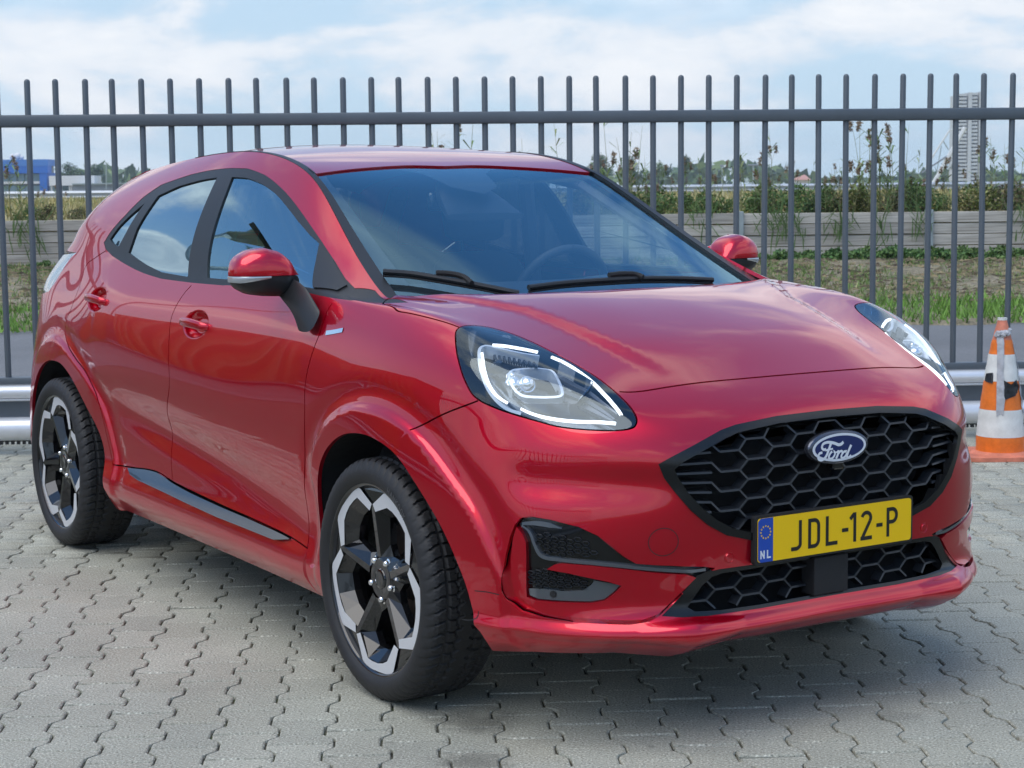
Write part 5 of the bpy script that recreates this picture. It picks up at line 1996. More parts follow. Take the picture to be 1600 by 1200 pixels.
stones = []
R61 = np.array([pa, pb])
for i in range(-80, 110):
    for j in range(-95, 95):
        a = .0105 + PITCH_A * (i + .5); b = .135 + LB * j + (LB / 2 if i % 2 else 0)
        p = P0 + pa * a + pb * b
        d = np.dot(np.r_[p, 0] - FA, FN)
        if d > .60 or d < -13:
            continue
        q = np.r_[p, 0] - CAM_POS
        dep = q @ _f
        if dep < 1.2:
            continue
        x, y = 800 + FPX * (q @ _r) / dep, 600 - FPX * (q @ _u) / dep
        if x < -330 or x > 1930 or y > 1330:
            continue
        stones.append((dep, p, i, j, (-40 < x < 1640 and y < 1215)))
stones.sort(key=lambda s: s[0])
print('stones', len(stones))
inview = [s for s in stones if s[4]]
single = set(id(s) for s in inview[:300])
variants = []
for k in range(12):
    V, F = stone_geo((RNG.normal() * .004, RNG.normal() * .004), 0, RNG.normal() * .004, RNG.normal(size=(12, 2)) * .0006)
    me = mesh_np('paver', V, F, None, False)
    add_tone(me, np.tile(stone_tone(RNG), (len(V), 1)))
    me.materials.append(PAV)
    variants.append(me)
Vs, Fs, Ts = [], [], []
nb = 0
for s in stones:
    _, p, i, j, _v = s
    dz = float(np.clip(RNG.normal() * .0012, -.003, .003))
    if id(s) in single:
        o = bpy.data.objects.new('paver', variants[RNG.integers(12)])
        COL.objects.link(o)
        o.location = (p[0], p[1], dz)
        o.rotation_euler = (0, 0, PA + (PI if RNG.random() < .5 else 0))
        o.scale = (1, 1, 1)
        o.parent = pave
        continue
    V, F = stone_geo((RNG.normal() * .004, RNG.normal() * .004), dz, RNG.normal() * .004, RNG.normal(size=(12, 2)) * .0006)
    # local x runs along pa, local y to its left (= -pb)
    W = np.c_[p[0] + V[:, 0] * pa[0] - V[:, 1] * pa[1], p[1] + V[:, 0] * pa[1] + V[:, 1] * pa[0], V[:, 2]]
    Vs.append(W); Fs.append(np.array([f + (0,) * 0 for f in F]) + nb); nb += len(W)
    Ts.append(np.tile(stone_tone(RNG), (len(W), 1)))
Vs = np.vstack(Vs); Fs = np.vstack(Fs)
me = bpy.data.meshes.new('pavers_far')
me.vertices.add(len(Vs)); me.vertices.foreach_set('co', Vs.ravel())
me.loops.add(Fs.size); me.loops.foreach_set('vertex_index', Fs.ravel())
me.polygons.add(len(Fs)); me.polygons.foreach_set('loop_start', np.arange(len(Fs)) * 4); me.polygons.foreach_set('loop_total', np.full(len(Fs), 4))
me.update(); me.validate()
add_tone(me, np.vstack(Ts))
o = link('pavers', me, pave, PAV)
o['kind'] = 'stuff'

# ---- sliding gate / fence of round bars
GREY = mat('fence_grey', (0.095, 0.115, 0.132), 0.45, 0.10, bump=.05, bscale=120, var=.10, vscale=3)
GALV = mat('galvanised_tube', (0.74, 0.76, 0.78), 0.30, 0.35, var=.05, vscale=6)
RACK = mat('rack_dark', (0.03, 0.032, 0.035), 0.6)


def bar_mesh(r, h, seg=12, name='bar'):
    bm = bmesh.new()
    bm_lathe(bm, [(r, 0), (r, h - r * .9), (r * .86, h - r * .45), (r * .5, h - r * .1), (.0004, h)], seg)
    me = bm_mesh(name, bm, True, 50)
    me.materials.append(GREY)
    return me


def make_fence(label, s0, s1, origin, direction, cat='fence', group=None, far=False):
    root = thing('bar_fence', label, cat, tuple(origin), math.atan2(direction[1], direction[0]), group)
    n = int((s1 - s0) / .15)
    bmsh = bar_mesh(.0162, 1.58)
    for k in range(n):
        o = bpy.data.objects.new('bar', bmsh)
        COL.objects.link(o); o.parent = root
        o.location = (s0 + k * .15, 0, .39)
        o.rotation_euler = (RNG.normal() * .002, RNG.normal() * .002, 0)
    L = s1 - s0
    c = (s0 + s1) / 2
    bm = bmesh.new(); bm_box(bm, (c, .0, 1.752), (L, .062, .064), bevel=.012); link('top_rail', bm_mesh('tr', bm, True, 40), root, GREY)
    bm = bmesh.new(); bm_box(bm, (c, 0, .388), (L, .085, .036), bevel=.006); link('bottom_rail', bm_mesh('br', bm, True, 40), root, GREY)
    for z, r, nme in ((.330, .036, 'guide_tube'), (.134, .062, 'guide_tube')):
        bm = bmesh.new(); bm_tube(bm, [(s0, -.055 if r < .03 else -.045, z), (s1, -.055 if r < .03 else -.045, z)], r, 20); link(nme, bm_mesh('gt', bm, True, 40), root, GALV)
    bm = bmesh.new(); bm_box(bm, (c, .0, .238), (L, .05, .085)); link('lower_panel', bm_mesh('lp', bm), root, GREY)
    bm = bmesh.new(); bm_box(bm, (c, -.02, .284), (L, .03, .006)); link('ledge', bm_mesh('lg', bm), root, GALV)
    bm = bmesh.new()
    m_ = int(L / .03)
    for k in range(m_):
        bm_box(bm, (s0 + .015 + k * .03, -.03, .058), (.016, .02, .016))
    bm_box(bm, (c, -.03, .071), (L, .022, .012))
    link('toothed_rack', bm_mesh('rk', bm), root, RACK)
    return root


# first bar in view sits at s = .142 - n * .15
FENCE = make_fence('long blue-grey bar fence with rounded bar tops standing on the paving behind the red car', .142 - 14 * .15 - .0, 8.4, FA, FE)
bm = bmesh.new()
bm_box(bm, (5.58, .0, 1.0), (.10, .10, 2.0), bevel=.006)
link('end_post', bm_mesh('post', bm, True, 40), FENCE, mat('post_dark', (0.02, 0.026, 0.035), 0.5))
# ---- traffic cone wrapped in torn tape
ORANGE = mat('cone_orange', (0.80, 0.18, 0.015), 0.5, var=.12, vscale=25, bump=.1, bscale=60)
FADED = mat('cone_faded', (0.62, 0.20, 0.12), 0.6, var=.25, vscale=18, bump=.15, bscale=50)
CWHITE = mat('cone_white', (0.72, 0.72, 0.68), 0.45, var=.10, vscale=22, bump=.05, bscale=60)
TAPEG = mat('tape_grey', (0.42, 0.43, 0.45), 0.35, var=.15, vscale=30, bump=.3, bscale=70)
TAPEB = mat('tape_black', (0.012, 0.013, 0.015), 0.4, bump=.3, bscale=60)
CP = at_z(1562, 713, 0)
CONE = thing('traffic_cone', 'battered orange and white traffic cone with torn grey and black tape, standing before the fence', 'traffic cone', tuple(CP), math.radians(57.5))
cd = float(np.dot(CP - CAM_POS, _f))
mpp = cd / FPX
cz = lambda zy: (955 - zy) * .2335 * mpp
HB, HT_ = .028, .028 + cz(62)
rad = lambda z: np.interp(z - .028, [0, cz(845), cz(665), cz(475), cz(300), cz(205), cz(75), cz(62)],
                          np.array([158, 155, 137, 112, 84, 63, 29, 29]) * .2335 * mpp)
bands = [(955, 848, ORANGE), (848, 668, CWHITE), (668, 478, ORANGE), (478, 302, CWHITE), (302, 207, ORANGE), (207, 78, FADED), (78, 62, CWHITE)]
for y0, y1, m_ in bands:
    bm = bmesh.new()
    z0, z1 = cz(y0) + .028, cz(y1) + .028
    off = .0012 if m_ is CWHITE else 0
    bm_lathe(bm, [(rad(z) + off + .0008 * math.sin(z * 90), z) for z in np.linspace(z0, z1, 8)], 48)
    if y1 == 62:
        bm_lathe(bm, [(rad(z1) + off, z1), (rad(z1) * .7, z1), (rad(z1) * .66, z1 - .05)], 48)
    link('cone_band', bm_mesh('cb', bm, True, 40), CONE, m_)
bm = bmesh.new()
bm_prism(bm, rrect(-.20, -.20, .20, .20, .045), lambda a, b: (a, b, .002), lambda a, b: (a, b, .022))
bm_lathe(bm, [(rad(.03) + .028, .020), (rad(.03) + .016, .030), (rad(.03), .034)], 48)
link('cone_base', bm_mesh('base', bm, True, 40), CONE, FADED)


def cone_patch(poly_az, m_, name, off=.003):
    """poly_az: outline as (angle in degrees, z) wrapped on the cone."""
    P = np.array(poly_az, float)
    q = resample(np.c_[P[:, 0] / 100, P[:, 1]], .02, True)
    lo_, hi_ = q.min(0), q.max(0)
    g = np.array([(a, b) for a in np.arange(lo_[0], hi_[0], .05) for b in np.arange(lo_[1], hi_[1], .02)])
    pts = [Vector(p) for p in np.vstack([q, g])]
    r = delaunay_2d_cdt(pts, [(k, (k + 1) % len(q)) for k in range(len(q))], [], 0, 1e-6)
    V2 = np.array([tuple(v) for v in r[0]]); T = np.array([t for t in r[2] if len(t) == 3])
    T = T[in_poly(V2[T].mean(1), q)]
    V = []
    for a, z in V2:
        wr = .0035 * math.sin(z * 160 + a * 9) + .003 * math.sin(z * 47)
        rr = rad(z) + off + abs(wr)
        V.append((rr * math.cos(math.radians(a * 100)), rr * math.sin(math.radians(a * 100)), z))
    return link(name, mesh_np(name, V, [tuple(t) for t in T], None, True), CONE, m_)


# angle 180+... faces the camera after the cone's own turn; 90 degrees is towards picture left
face = math.degrees(math.atan2(-F2[1], -F2[0])) - 57.5
zz = lambda y: cz(y) + .028
cone_patch([(face - 52, zz(150)), (face - 15, zz(140)), (face - 4, zz(215)), (face - 8, zz(420)), (face - 4, zz(600)), (face - 9, zz(705)), (face - 14, zz(690)), (face - 26, zz(705)), (face - 27, zz(640)), (face - 30, zz(420)), (face - 36, zz(260))], TAPEG, 'grey_tape')
cone_patch([(face + 62, zz(230)), (face + 84, zz(240)), (face + 66, zz(500)), (face + 78, zz(640)), (face + 75, zz(715)), (face + 62, zz(690)), (face + 55, zz(520)), (face + 66, zz(360))], TAPEG, 'grey_tape')
cone_patch([(face - 12, zz(600)), (face - 10, zz(465)), (face + 16, zz(495)), (face + 42, zz(465)), (face + 50, zz(530)), (face + 30, zz(570)), (face + 4, zz(590))], TAPEB, 'black_tape', .002)
cone_patch([(face - 76, zz(430)), (face - 44, zz(420)), (face - 42, zz(490)), (face - 80, zz(480))], TAPEB, 'black_tape', .002)
bm = bmesh.new()
for k in range(14):
    a = math.radians(face - 50 + k * 7); z = zz(160) + RNG.normal() * .008; r = rad(z) + .006
    bm_box(bm, (r * math.cos(a), r * math.sin(a), z), (.02, .016, .025), rot=Matrix.Rotation(RNG.random() * 3, 4, Vector(RNG.normal(size=3)).normalized()), bevel=.004)
link('tape_knot', bm_mesh('kn', bm), CONE, TAPEG)

# ---- verge: a rising bank of worn grass
def bank_z(b):
    return .02 + .35 * smoothstep(17.4, 24.9, b) - .0


uu, vv = np.meshgrid(np.linspace(-22, 24, 110), np.linspace(17.6, 25.3, 34), indexing='ij')
edge_w = .18 * np.sin(uu * 1.1) + .10 * np.sin(uu * 3.7 + 1)
bb = vv + np.where(vv < 17.9, edge_w, 0)
zz_ = bank_z(vv) + .03 * np.sin(uu * 2.1 + vv) + .025 * np.sin(uu * 5.3 - vv * 3.1)
zz_[:, 0] = -.05
P = np.array([gp_(a, b, z) for a, b, z in zip(uu.ravel(), bb.ravel(), zz_.ravel())])
nvv = uu.shape[1]
F = [(i * nvv + j, (i + 1) * nvv + j, (i + 1) * nvv + j + 1, i * nvv + j + 1) for i in range(109) for j in range(nvv - 1)]
verge = link('grass_bank', mesh_np('gb', P, F, None, True), None, EARTH)
verge['kind'] = 'structure'


def leaf_mat(name, cols, rough=.6):
    """Leaf colour varies from blade to blade through a colour attribute."""
    m = mat(name, cols[0], rough)
    nt = m.node_tree
    at = nt.nodes.new('ShaderNodeVertexColor'); at.layer_name = 'tone'
    nt.links.new(at.outputs['Color'], nt.nodes['Principled BSDF'].inputs['Base Color'])
    m.node_tree.nodes['Principled BSDF'].inputs['Specular IOR Level'].default_value = .25
    return m


GRASSM = leaf_mat('grass_blades', [(.1, .2, .04)])
LEAFM = leaf_mat('leaves', [(.06, .12, .03)])


def tri_mesh(name, V, tones, m, nper=3):
    """Loose triangles or quads from consecutive vertices."""
    V = np.asarray(V).reshape(-1, 3)
    n = len(V) // nper
    me = bpy.data.meshes.new(name)
    me.vertices.add(len(V)); me.vertices.foreach_set('co', V.ravel())
    me.loops.add(len(V)); me.loops.foreach_set('vertex_index', np.arange(len(V)))
    me.polygons.add(n); me.polygons.foreach_set('loop_start', np.arange(n) * nper); me.polygons.foreach_set('loop_total', np.full(n, nper))
    me.update()
    ca = me.color_attributes.new('tone', 'FLOAT_COLOR', 'POINT')
    T = np.repeat(np.asarray(tones), nper, 0)
    ca.data.foreach_set('color', np.c_[T, np.ones(len(T))].ravel())
    me.materials.append(m)
    return me


def blades(A, B, Z, H, W, tones, lean=.5):
    n = len(A)
    az = RNG.random(n) * 2 * PI
    base = G0 + R2 * A[:, None] + F2 * B[:, None] + np.c_[np.zeros(n), np.zeros(n), Z]
    wd = np.c_[np.cos(az), np.sin(az), np.zeros(n)] * W[:, None]
    az2 = RNG.random(n) * 2 * PI
    tip = base + np.c_[np.cos(az2) * H * lean * RNG.random(n), np.sin(az2) * H * lean * RNG.random(n), H]
    return np.stack([base - wd, base + wd, tip], 1)


def pick(pal, n, jit=.18):
    pal = np.array(pal)
    c = pal[RNG.integers(len(pal), size=n)]
    return c * (1 + RNG.normal(size=(n, 1)) * jit).clip(.5, 1.6)


n = 95000
A = RNG.random(n) * 34 - 17; B = 17.5 + RNG.random(n) ** 1.0 * 7.4
pn = np.sin(A * .9 + 2 * np.sin(B * .8)) + np.sin(A * 2.3 - B * 1.7) * .6 + np.sin(A * 4.7 + B * 3.1) * .4
dens = np.where(B < 19.6, 1.0, np.where(B > 24.2, .85, .35 + .5 * (pn > -.1)))
keep = RNG.random(n) < dens
A, B, pn = A[keep], B[keep], pn[keep]
Hh = np.where(B < 19.8, .11, .065) * (.5 + RNG.random(len(A)))
Z = bank_z(B) - .01
green = pick([(.16, .30, .05), (.20, .35, .07), (.12, .23, .04)], len(A))
mixg = pick([(.17, .26, .07), (.26, .27, .12), (.34, .30, .17), (.13, .21, .055), (.15, .24, .06)], len(A))
near = (B < 19.8 + .45 * np.sin(A * 1.3))[:, None]
vb = blades(A, B, Z, Hh, np.full(len(A), .012), None, .9)
gr = link('verge_grass', tri_mesh('vg', vb, np.where(near, green, mixg), GRASSM), None)
gr['kind'] = 'stuff'
# straw lying in the worn patches
n = 9000
A = RNG.random(n) * 34 - 17; B = 19.4 + RNG.random(n) * 5
c = G0 + R2 * A[:, None] + F2 * B[:, None] + np.c_[np.zeros(n), np.zeros(n), bank_z(B) + .025]
az = RNG.normal(size=n) * .7
d = (R2[None] * np.cos(az)[:, None] + F2[None] * np.sin(az)[:, None]) * (.04 + .07 * RNG.random(n))[:, None]
vb = np.stack([c - d, c + d, c + d * .2 + np.c_[np.zeros(n), np.zeros(n), .012 + .02 * RNG.random(n)]], 1)
st_ = link('dry_straw', tri_mesh('ds', vb, pick([(.40, .32, .19), (.28, .22, .14), (.17, .13, .09)], n), GRASSM), None)
st_['kind'] = 'stuff'

# ---- timber retaining wall
WOOD = mat('grey_timber', (0.3, 0.28, 0.25), 0.8)
nt = WOOD.node_tree
tc = nt.nodes.new('ShaderNodeTexCoord'); mp = nt.nodes.new('ShaderNodeMapping'); mp.inputs['Scale'].default_value = (1.2, 20, 34)
oi = nt.nodes.new('ShaderNodeObjectInfo')
nz = nt.nodes.new('ShaderNodeTexNoise'); nz.inputs['Scale'].default_value = 1.5; nz.inputs['Detail'].default_value = 9; nz.inputs['Distortion'].default_value = .5
nt.links.new(tc.outputs['Object'], mp.inputs[0]); nt.links.new(mp.outputs[0], nz.inputs['Vector'])
rp = nt.nodes.new('ShaderNodeValToRGB')
rp.color_ramp.elements[0].position = .3; rp.color_ramp.elements[0].color = (.32, .29, .245, 1)
rp.color_ramp.elements[1].position = .7; rp.color_ramp.elements[1].color = (.62, .58, .51, 1)
nt.links.new(nz.outputs['Fac'], rp.inputs[0])
mr = nt.nodes.new('ShaderNodeMapRange'); mr.inputs['To Min'].default_value = .78; mr.inputs['To Max'].default_value = 1.12
nt.links.new(oi.outputs['Random'], mr.inputs['Value'])
mx = nt.nodes.new('ShaderNodeMix'); mx.data_type = 'RGBA'; mx.blend_type = 'MULTIPLY'; mx.inputs['Factor'].default_value = 1
nt.links.new(rp.outputs[0], mx.inputs[6]); nt.links.new(mr.outputs[0], mx.inputs[7])
nt.links.new(mx.outputs[2], nt.nodes['Principled BSDF'].inputs['Base Color'])
GALP = mat('galvanised_post', (0.36, 0.41, 0.41), 0.55, .4, var=.15, vscale=10)
WB = 25.0
wall = thing('retaining_wall', 'low weathered timber plank wall with galvanised posts along the top of the grass bank', 'wall', tuple(gp_(0, WB, 0)), math.atan2(R2[1], R2[0]))
PH_ = .158
Z0 = .375
pl = []
for k in range(3):
    bm = bmesh.new()
    bm_box(bm, (0, 0, 0), (2.646, .045, PH_ - .012), bevel=.006)
    me = bm_mesh('plank', bm)
    for v in me.vertices:
        v.co.z += .004 * math.sin(v.co.x * 2 + k); v.co.y += .004 * math.sin(v.co.x * 1.3 + 2 * k)
    pl.append(me); me.materials.append(WOOD)
posts = [.55 + 2.65 * k for k in range(-9, 9)]
for i, a in enumerate(posts[:-1]):
    for r in range(4):
        o = bpy.data.objects.new('plank', pl[(i + r) % 3]); COL.objects.link(o); o.parent = wall
        o.location = (a + 1.325, .012 * math.sin(i * 5 + r * 2), Z0 + PH_ * (r + .5))
        o.rotation_euler = (0, RNG.normal() * .0016, RNG.normal() * .002)
bm = bmesh.new(); bm_box(bm, (0, 0, .45), (.115, .07, 1.16), bevel=.008)
pm = bm_mesh('post', bm); pm.materials.append(GALP)
for a in posts:
    o = bpy.data.objects.new('post', pm); COL.objects.link(o); o.parent = wall
    o.location = (a, -.045, 0)

# ---- field behind the wall, rising to the road with the guard rail
field = link('field', mesh_np('fd', [gp_(-60, 25.03, .2), gp_(60, 25.03, .2), gp_(-60, 25.04, .985), gp_(60, 25.04, .985), gp_(-90, 62, 1.16), gp_(90, 62, 1.16), gp_(-1200, 900, 1.10), gp_(1200, 900, 1.10),
                                     gp_(-2500, 4500, 1.0), gp_(2500, 4500, 1.0)],
             [(0, 1, 3, 2), (2, 3, 5, 4), (4, 5, 7, 6), (6, 7, 9, 8)], None, False), None, FIELD)
field['kind'] = 'structure'
n = 16000
A = RNG.random(n) * 34 - 17; B = 26.5 + RNG.random(n) ** 1.5 * 30
A = A * B / 28
Z = .985 + (B - 25) * .0047
vb = blades(A, B, Z, .10 + .16 * RNG.random(n), np.full(n, .02) * B / 28, None, .8)
dg = link('dry_grass', tri_mesh('dg', vb, pick([(.46, .38, .17), (.38, .32, .13), (.24, .24, .08), (.52, .45, .24)], n), GRASSM), None)
dg['kind'] = 'stuff'

# guard rail
RAILM = mat('rail_steel', (0.50, 0.53, 0.56), 0.45, .5)
grail = thing('guard_rail', 'long pale steel crash barrier along the road beyond the dry field', 'guard rail', tuple(gp_(0, 61, 1.1)), math.atan2(R2[1], R2[0]))
bm = bmesh.new()
prof = [(.0, .02), (-.04, .05), (-.08, .09), (-.04, .13), (0, .165), (-.04, .20), (-.08, .24), (-.04, .28), (0, .31)]
A_ = [bm.verts.new((-45, y, z + .05)) for y, z in prof]; B_ = [bm.verts.new((45, y, z + .05)) for y, z in prof]
for k in range(len(prof) - 1):
    bm.faces.new((A_[k], B_[k], B_[k + 1], A_[k + 1]))
link('beam', bm_mesh('beam', bm), grail, RAILM)
bm = bmesh.new(); bm_box(bm, (0, .06, .1), (.06, .08, .55))
pm2 = bm_mesh('rp', bm); pm2.materials.append(RAILM)
for k in range(-20, 21):
    o = bpy.data.objects.new('rail_post', pm2); COL.objects.link(o); o.parent = grail; o.location = (k * 2.0, 0, 0)

# ---- plants on and below the wall
def leaves(n, c, s, size, pal, up=.3, droop=0.0, flat=1.0):
    """n small pointed leaf quads through an ellipsoidal volume."""
    v = RNG.normal(size=(n, 3)); v /= np.linalg.norm(v, axis=1)[:, None]
    r = RNG.random(n) ** .45
    c = np.array(c) + v * r[:, None] * np.array(s)
    d1 = RNG.normal(size=(n, 3)); d1[:, 2] = d1[:, 2] * .6 + up; d1 /= np.linalg.norm(d1, axis=1)[:, None]
    d2 = np.cross(d1, RNG.normal(size=(n, 3))); d2 /= np.linalg.norm(d2, axis=1)[:, None] + 1e-9
    L = (size * (.6 + .8 * RNG.random(n)))[:, None]
    Q = np.stack([c - d1 * L * .5, c + d2 * L * .28, c + d1 * L * .6, c - d2 * L * .28], 1)
    return Q, pick(pal, n, .22)


def reed_meshes(k):
    """stems, leaves and plumes of one clump, metres from its foot."""
    SV, LV, LT, PV, PT = bmesh.new(), [], [], [], []
    ns = 3 + k % 4
    for s in range(ns):
        h = .75 + .75 * RNG.random()
        bx, by = RNG.normal(size=2) * .12
        lx, ly = RNG.normal(size=2) * .10
        pts = [Vector((bx + lx * t * t, by + ly * t * t, h * t)) for t in np.linspace(0, 1, 6)]
        bm_tube(SV, pts, [.006, .0055, .005, .004, .003, .002], 5)
        for j in range(9):
            t = .12 + .8 * RNG.random()
            p = np.array([bx + lx * t * t, by + ly * t * t, h * t])
            az = RNG.random() * 2 * PI; ln = .18 + .22 * RNG.random()
            d = np.array([math.cos(az), math.sin(az), .75])
            w = np.array([-math.sin(az), math.cos(az), 0]) * .015
            m1 = p + d * ln * .5; m2 = p + d * ln * .78 + np.array([d[0], d[1], -.6]) * ln * .42
            LV += [p - w * .4, p + w * .4, m1 + w, m1 - w, m1 - w, m1 + w, m2 + w * .1, m2 - w * .1]
            c = pick([(.13, .21, .06), (.18, .26, .08), (.24, .28, .11)], 1)[0]
            LT += [c, c]
        if RNG.random() < .55:
            top = np.array(pts[-1])
            for j in range(60):
                t = RNG.random()
                q = top + np.array([RNG.normal() * .018 + .03 * t, RNG.normal() * .018, -.16 * t])
                d = RNG.normal(size=3) * .020; e = RNG.normal(size=3) * .009
                PV += [q - d, q + e, q + d, q - e]
                PT.append(pick([(.26, .19, .13), (.34, .26, .18), (.19, .13, .09)], 1)[0])
    me = bm_mesh('stem', SV, True); me.materials.append(MATS.get('reed_stem') or mat('reed_stem', (.20, .20, .09), .7))
    return me, tri_mesh('blade_leaves', LV, LT, LEAFM, 4), (tri_mesh('plume', PV, PT, LEAFM, 4) if PV else None)


reeds = [reed_meshes(k) for k in range(7)]
where = {0: 'at the far left behind the fence', 1: 'seen through the car windows'}


def plant(name, label, cat, group, loc, sc_, rz, parts):
    t = thing(name, label, cat, loc, rz, group)
    t.scale = (sc_, sc_, sc_)
    for nm, me in parts:
        if me is not None:
            o = bpy.data.objects.new(nm, me); COL.objects.link(o); o.parent = t
    return t


def bush_mesh(k, pal, n=620, size=.055, s=(.34, .30, .26)):
    Q, T = leaves(n, (0, 0, s[2] * .8), s, size, pal, .35)
    Q2, T2 = leaves(n // 3, (s[0] * .4 * RNG.normal(), s[1] * .3, s[2] * 1.5), (s[0] * .5, s[1] * .5, s[2] * .6), size, pal, .6)
    return tri_mesh('foliage', np.vstack([Q, Q2]), np.vstack([T, T2]), LEAFM, 4)


GRN = [(.09, .16, .045), (.13, .21, .065), (.17, .26, .085), (.11, .18, .06)]
YGN = [(.15, .18, .05), (.22, .24, .08), (.11, .15, .04), (.33, .29, .13)]
BRN = [(.18, .15, .09), (.26, .21, .13), (.10, .13, .05), (.14, .18, .07)]
bushes = [bush_mesh(k, [GRN, YGN, GRN, BRN, GRN][k]) for k in range(5)]
twig = bmesh.new()
for k in range(9):
    d = Vector(RNG.normal(size=3)); d.z = abs(d.z) + .8
    bm_tube(twig, [(0, 0, 0), tuple(d.normalized() * .25), tuple(d.normalized() * .48)], [.006, .005, .002], 5)
TWIG = bm_mesh('twigs', twig); TWIG.materials.append(mat('twig_brown', (.10, .08, .05), .8))

RNG2 = np.random.default_rng(11)
SEGS = [(130, 'below the blue building'), (480, 'behind the tail of the car'), (700, 'behind the left roof half'), (920, 'behind the right roof half'),
        (1100, 'just right of the car roof'), (1205, 'above the far wing mirror'), (1330, 'around the pink-roofed house'), (1452, 'left of the crane boom'),
        (1540, 'below the grey tower'), (9999, 'right of the grey tower')]
ORD = ['leftmost', 'second', 'third', 'fourth', 'fifth', 'sixth', 'seventh', 'eighth', 'ninth', 'tenth', 'eleventh', 'twelfth']


def seg_of(px):
    return next(t for x, t in SEGS if px < x)


def place_labels(items, what, tail):
    """items: (px, kind word); returns a label for each, counted from the left inside its stretch of wall."""
    out = [None] * len(items)
    byk = {}
    for i in sorted(range(len(items)), key=lambda i: items[i][0]):
        byk.setdefault((seg_of(items[i][0]), items[i][1]), []).append(i)
    for (sg, kd), L in byk.items():
        for j, i in enumerate(L):
            o = '' if len(L) == 1 else ('rightmost ' if j == len(L) - 1 else ORD[j] + ' ')
            out[i] = (o + (kd + ' ' if kd else '') + what + ' ' + tail + ' ' + sg).strip()
    return out


# (picture x, tallness) along the top of the wall
reed_px = [22, 33, 60, 692, 742, 850, 868, 925, 938, 962, 985, 1004, 1020, 1032, 1052, 1068, 1100, 1118, 1150, 1190, 1196, 1218, 1240, 1282, 1300, 1322, 1343, 1350, 1366, 1388, 1400, 1418, 1436, 1452,
           1478, 1520, 1536, 1548, 1576, 1590, -40, 100, 560, 630, 790, 1640, 1680, 1262, 1500]
tall = {22: .8, 33: .9, 60: .6, 100: .45, 692: 1.25, 742: 1.3, 850: 1.15, 962: 1.25, 1004: 1.1, 1190: 1.05, 1343: 1.25, 1350: 1.15, 1388: 1.2, 1400: 1.1, 1576: 1.0, 1536: 1.0}
size = [tall.get(px, .55 + .3 * RNG2.random()) * .80 for px in reed_px]
labs = place_labels([(px, 'tall' if s_ > .75 else 'short') for px, s_ in zip(reed_px, size)], 'reed clump with brown heads', 'on the wall')
for i, px in enumerate(reed_px):
    b = 25.35 + .9 * RNG2.random()
    a = (px - 800) / FPX * b
    k = i % 7
    plant('reed_clump', labs[i], 'reed', 'reeds growing along the top of the timber wall', tuple(gp_(a, b, .96)), size[i], RNG2.random() * 6,
          (('stem', reeds[k][0]), ('blade_leaves', reeds[k][1]), ('plume', reeds[k][2])))
KW = ('green', 'yellow-green', 'dark green', 'brownish', 'bushy green')
sh = [(-60 + i * 28 + RNG2.normal() * 9, int(RNG2.integers(5))) for i in range(64)]
labs = place_labels([(px, KW[k]) for px, k in sh], 'weedy shrub', 'on the timber wall')
for i, (px, k) in enumerate(sh):
    b = 25.3 + 1.3 * RNG2.random()
    a = (px - 800) / FPX * b
    big = (.45 if px < 760 else .80) * (.7 + .6 * RNG2.random())
    plant('wall_shrub', labs[i], 'shrub', 'weedy shrubs growing over the top of the timber wall', tuple(gp_(a, b, .93)), big, RNG2.random() * 6, (('foliage', bushes[k]), ('twigs', TWIG)))
low = [bush_mesh(k, [[(.06, .13, .035), (.09, .18, .05), (.13, .22, .065)], [(.08, .15, .04), (.12, .19, .055)]][k], 420, .075, (.42, .26, .15)) for k in range(2)]
wd = [1180 + i * 17 + RNG2.normal() * 8 for i in range(27)] + [-20 + i * 45 for i in range(7) if i != 3]
labs = place_labels([(px, '') for px in wd], 'leafy weed patch', 'at the timber wall foot')
for i, px in enumerate(wd):
    b = 24.65 - .35 * RNG2.random()
    a = (px - 800) / FPX * b
    plant('weed_patch', labs[i], 'weeds', 'leafy weeds along the foot of the timber wall', tuple(gp_(a, b - .2, .30)), (.62 if px > 1000 else .45) * (.7 + .6 * RNG2.random()), RNG2.random() * 6, (('foliage', low[i % 2]),))
# reeds hanging down over the planks
hang = []
ht = []
for px in (1205, 1226, 1240, 1310, 1318, 1378, 1440, 1100, 30, 60, 1594):
    b = 24.9
    for j in range(22):
        a = (px + RNG2.normal() * 9 - 800) / FPX * b
        z0 = 1.0 - .35 * RNG2.random(); ln = .12 + .22 * RNG2.random()
        p = gp_(a, b, z0); az = RNG2.normal() * .5
        d = R2 * math.sin(az) * ln + np.array([0, 0, math.cos(az) * ln * (1 if RNG2.random() < .6 else -1)])
        w = R2 * .009
        hang += [p - w * .5, p + w * .5, p + d * .6 + w, p + d * .6 - w, p + d * .6 - w, p + d * .6 + w, p + d + w * .1, p + d - w * .1]
        c = pick([(.08, .14, .04), (.12, .18, .06)], 1)[0]
        ht += [c, c]
hg = link('creeping_grass', tri_mesh('cg', hang, ht, LEAFM, 4), None)
hg['kind'] = 'stuff'

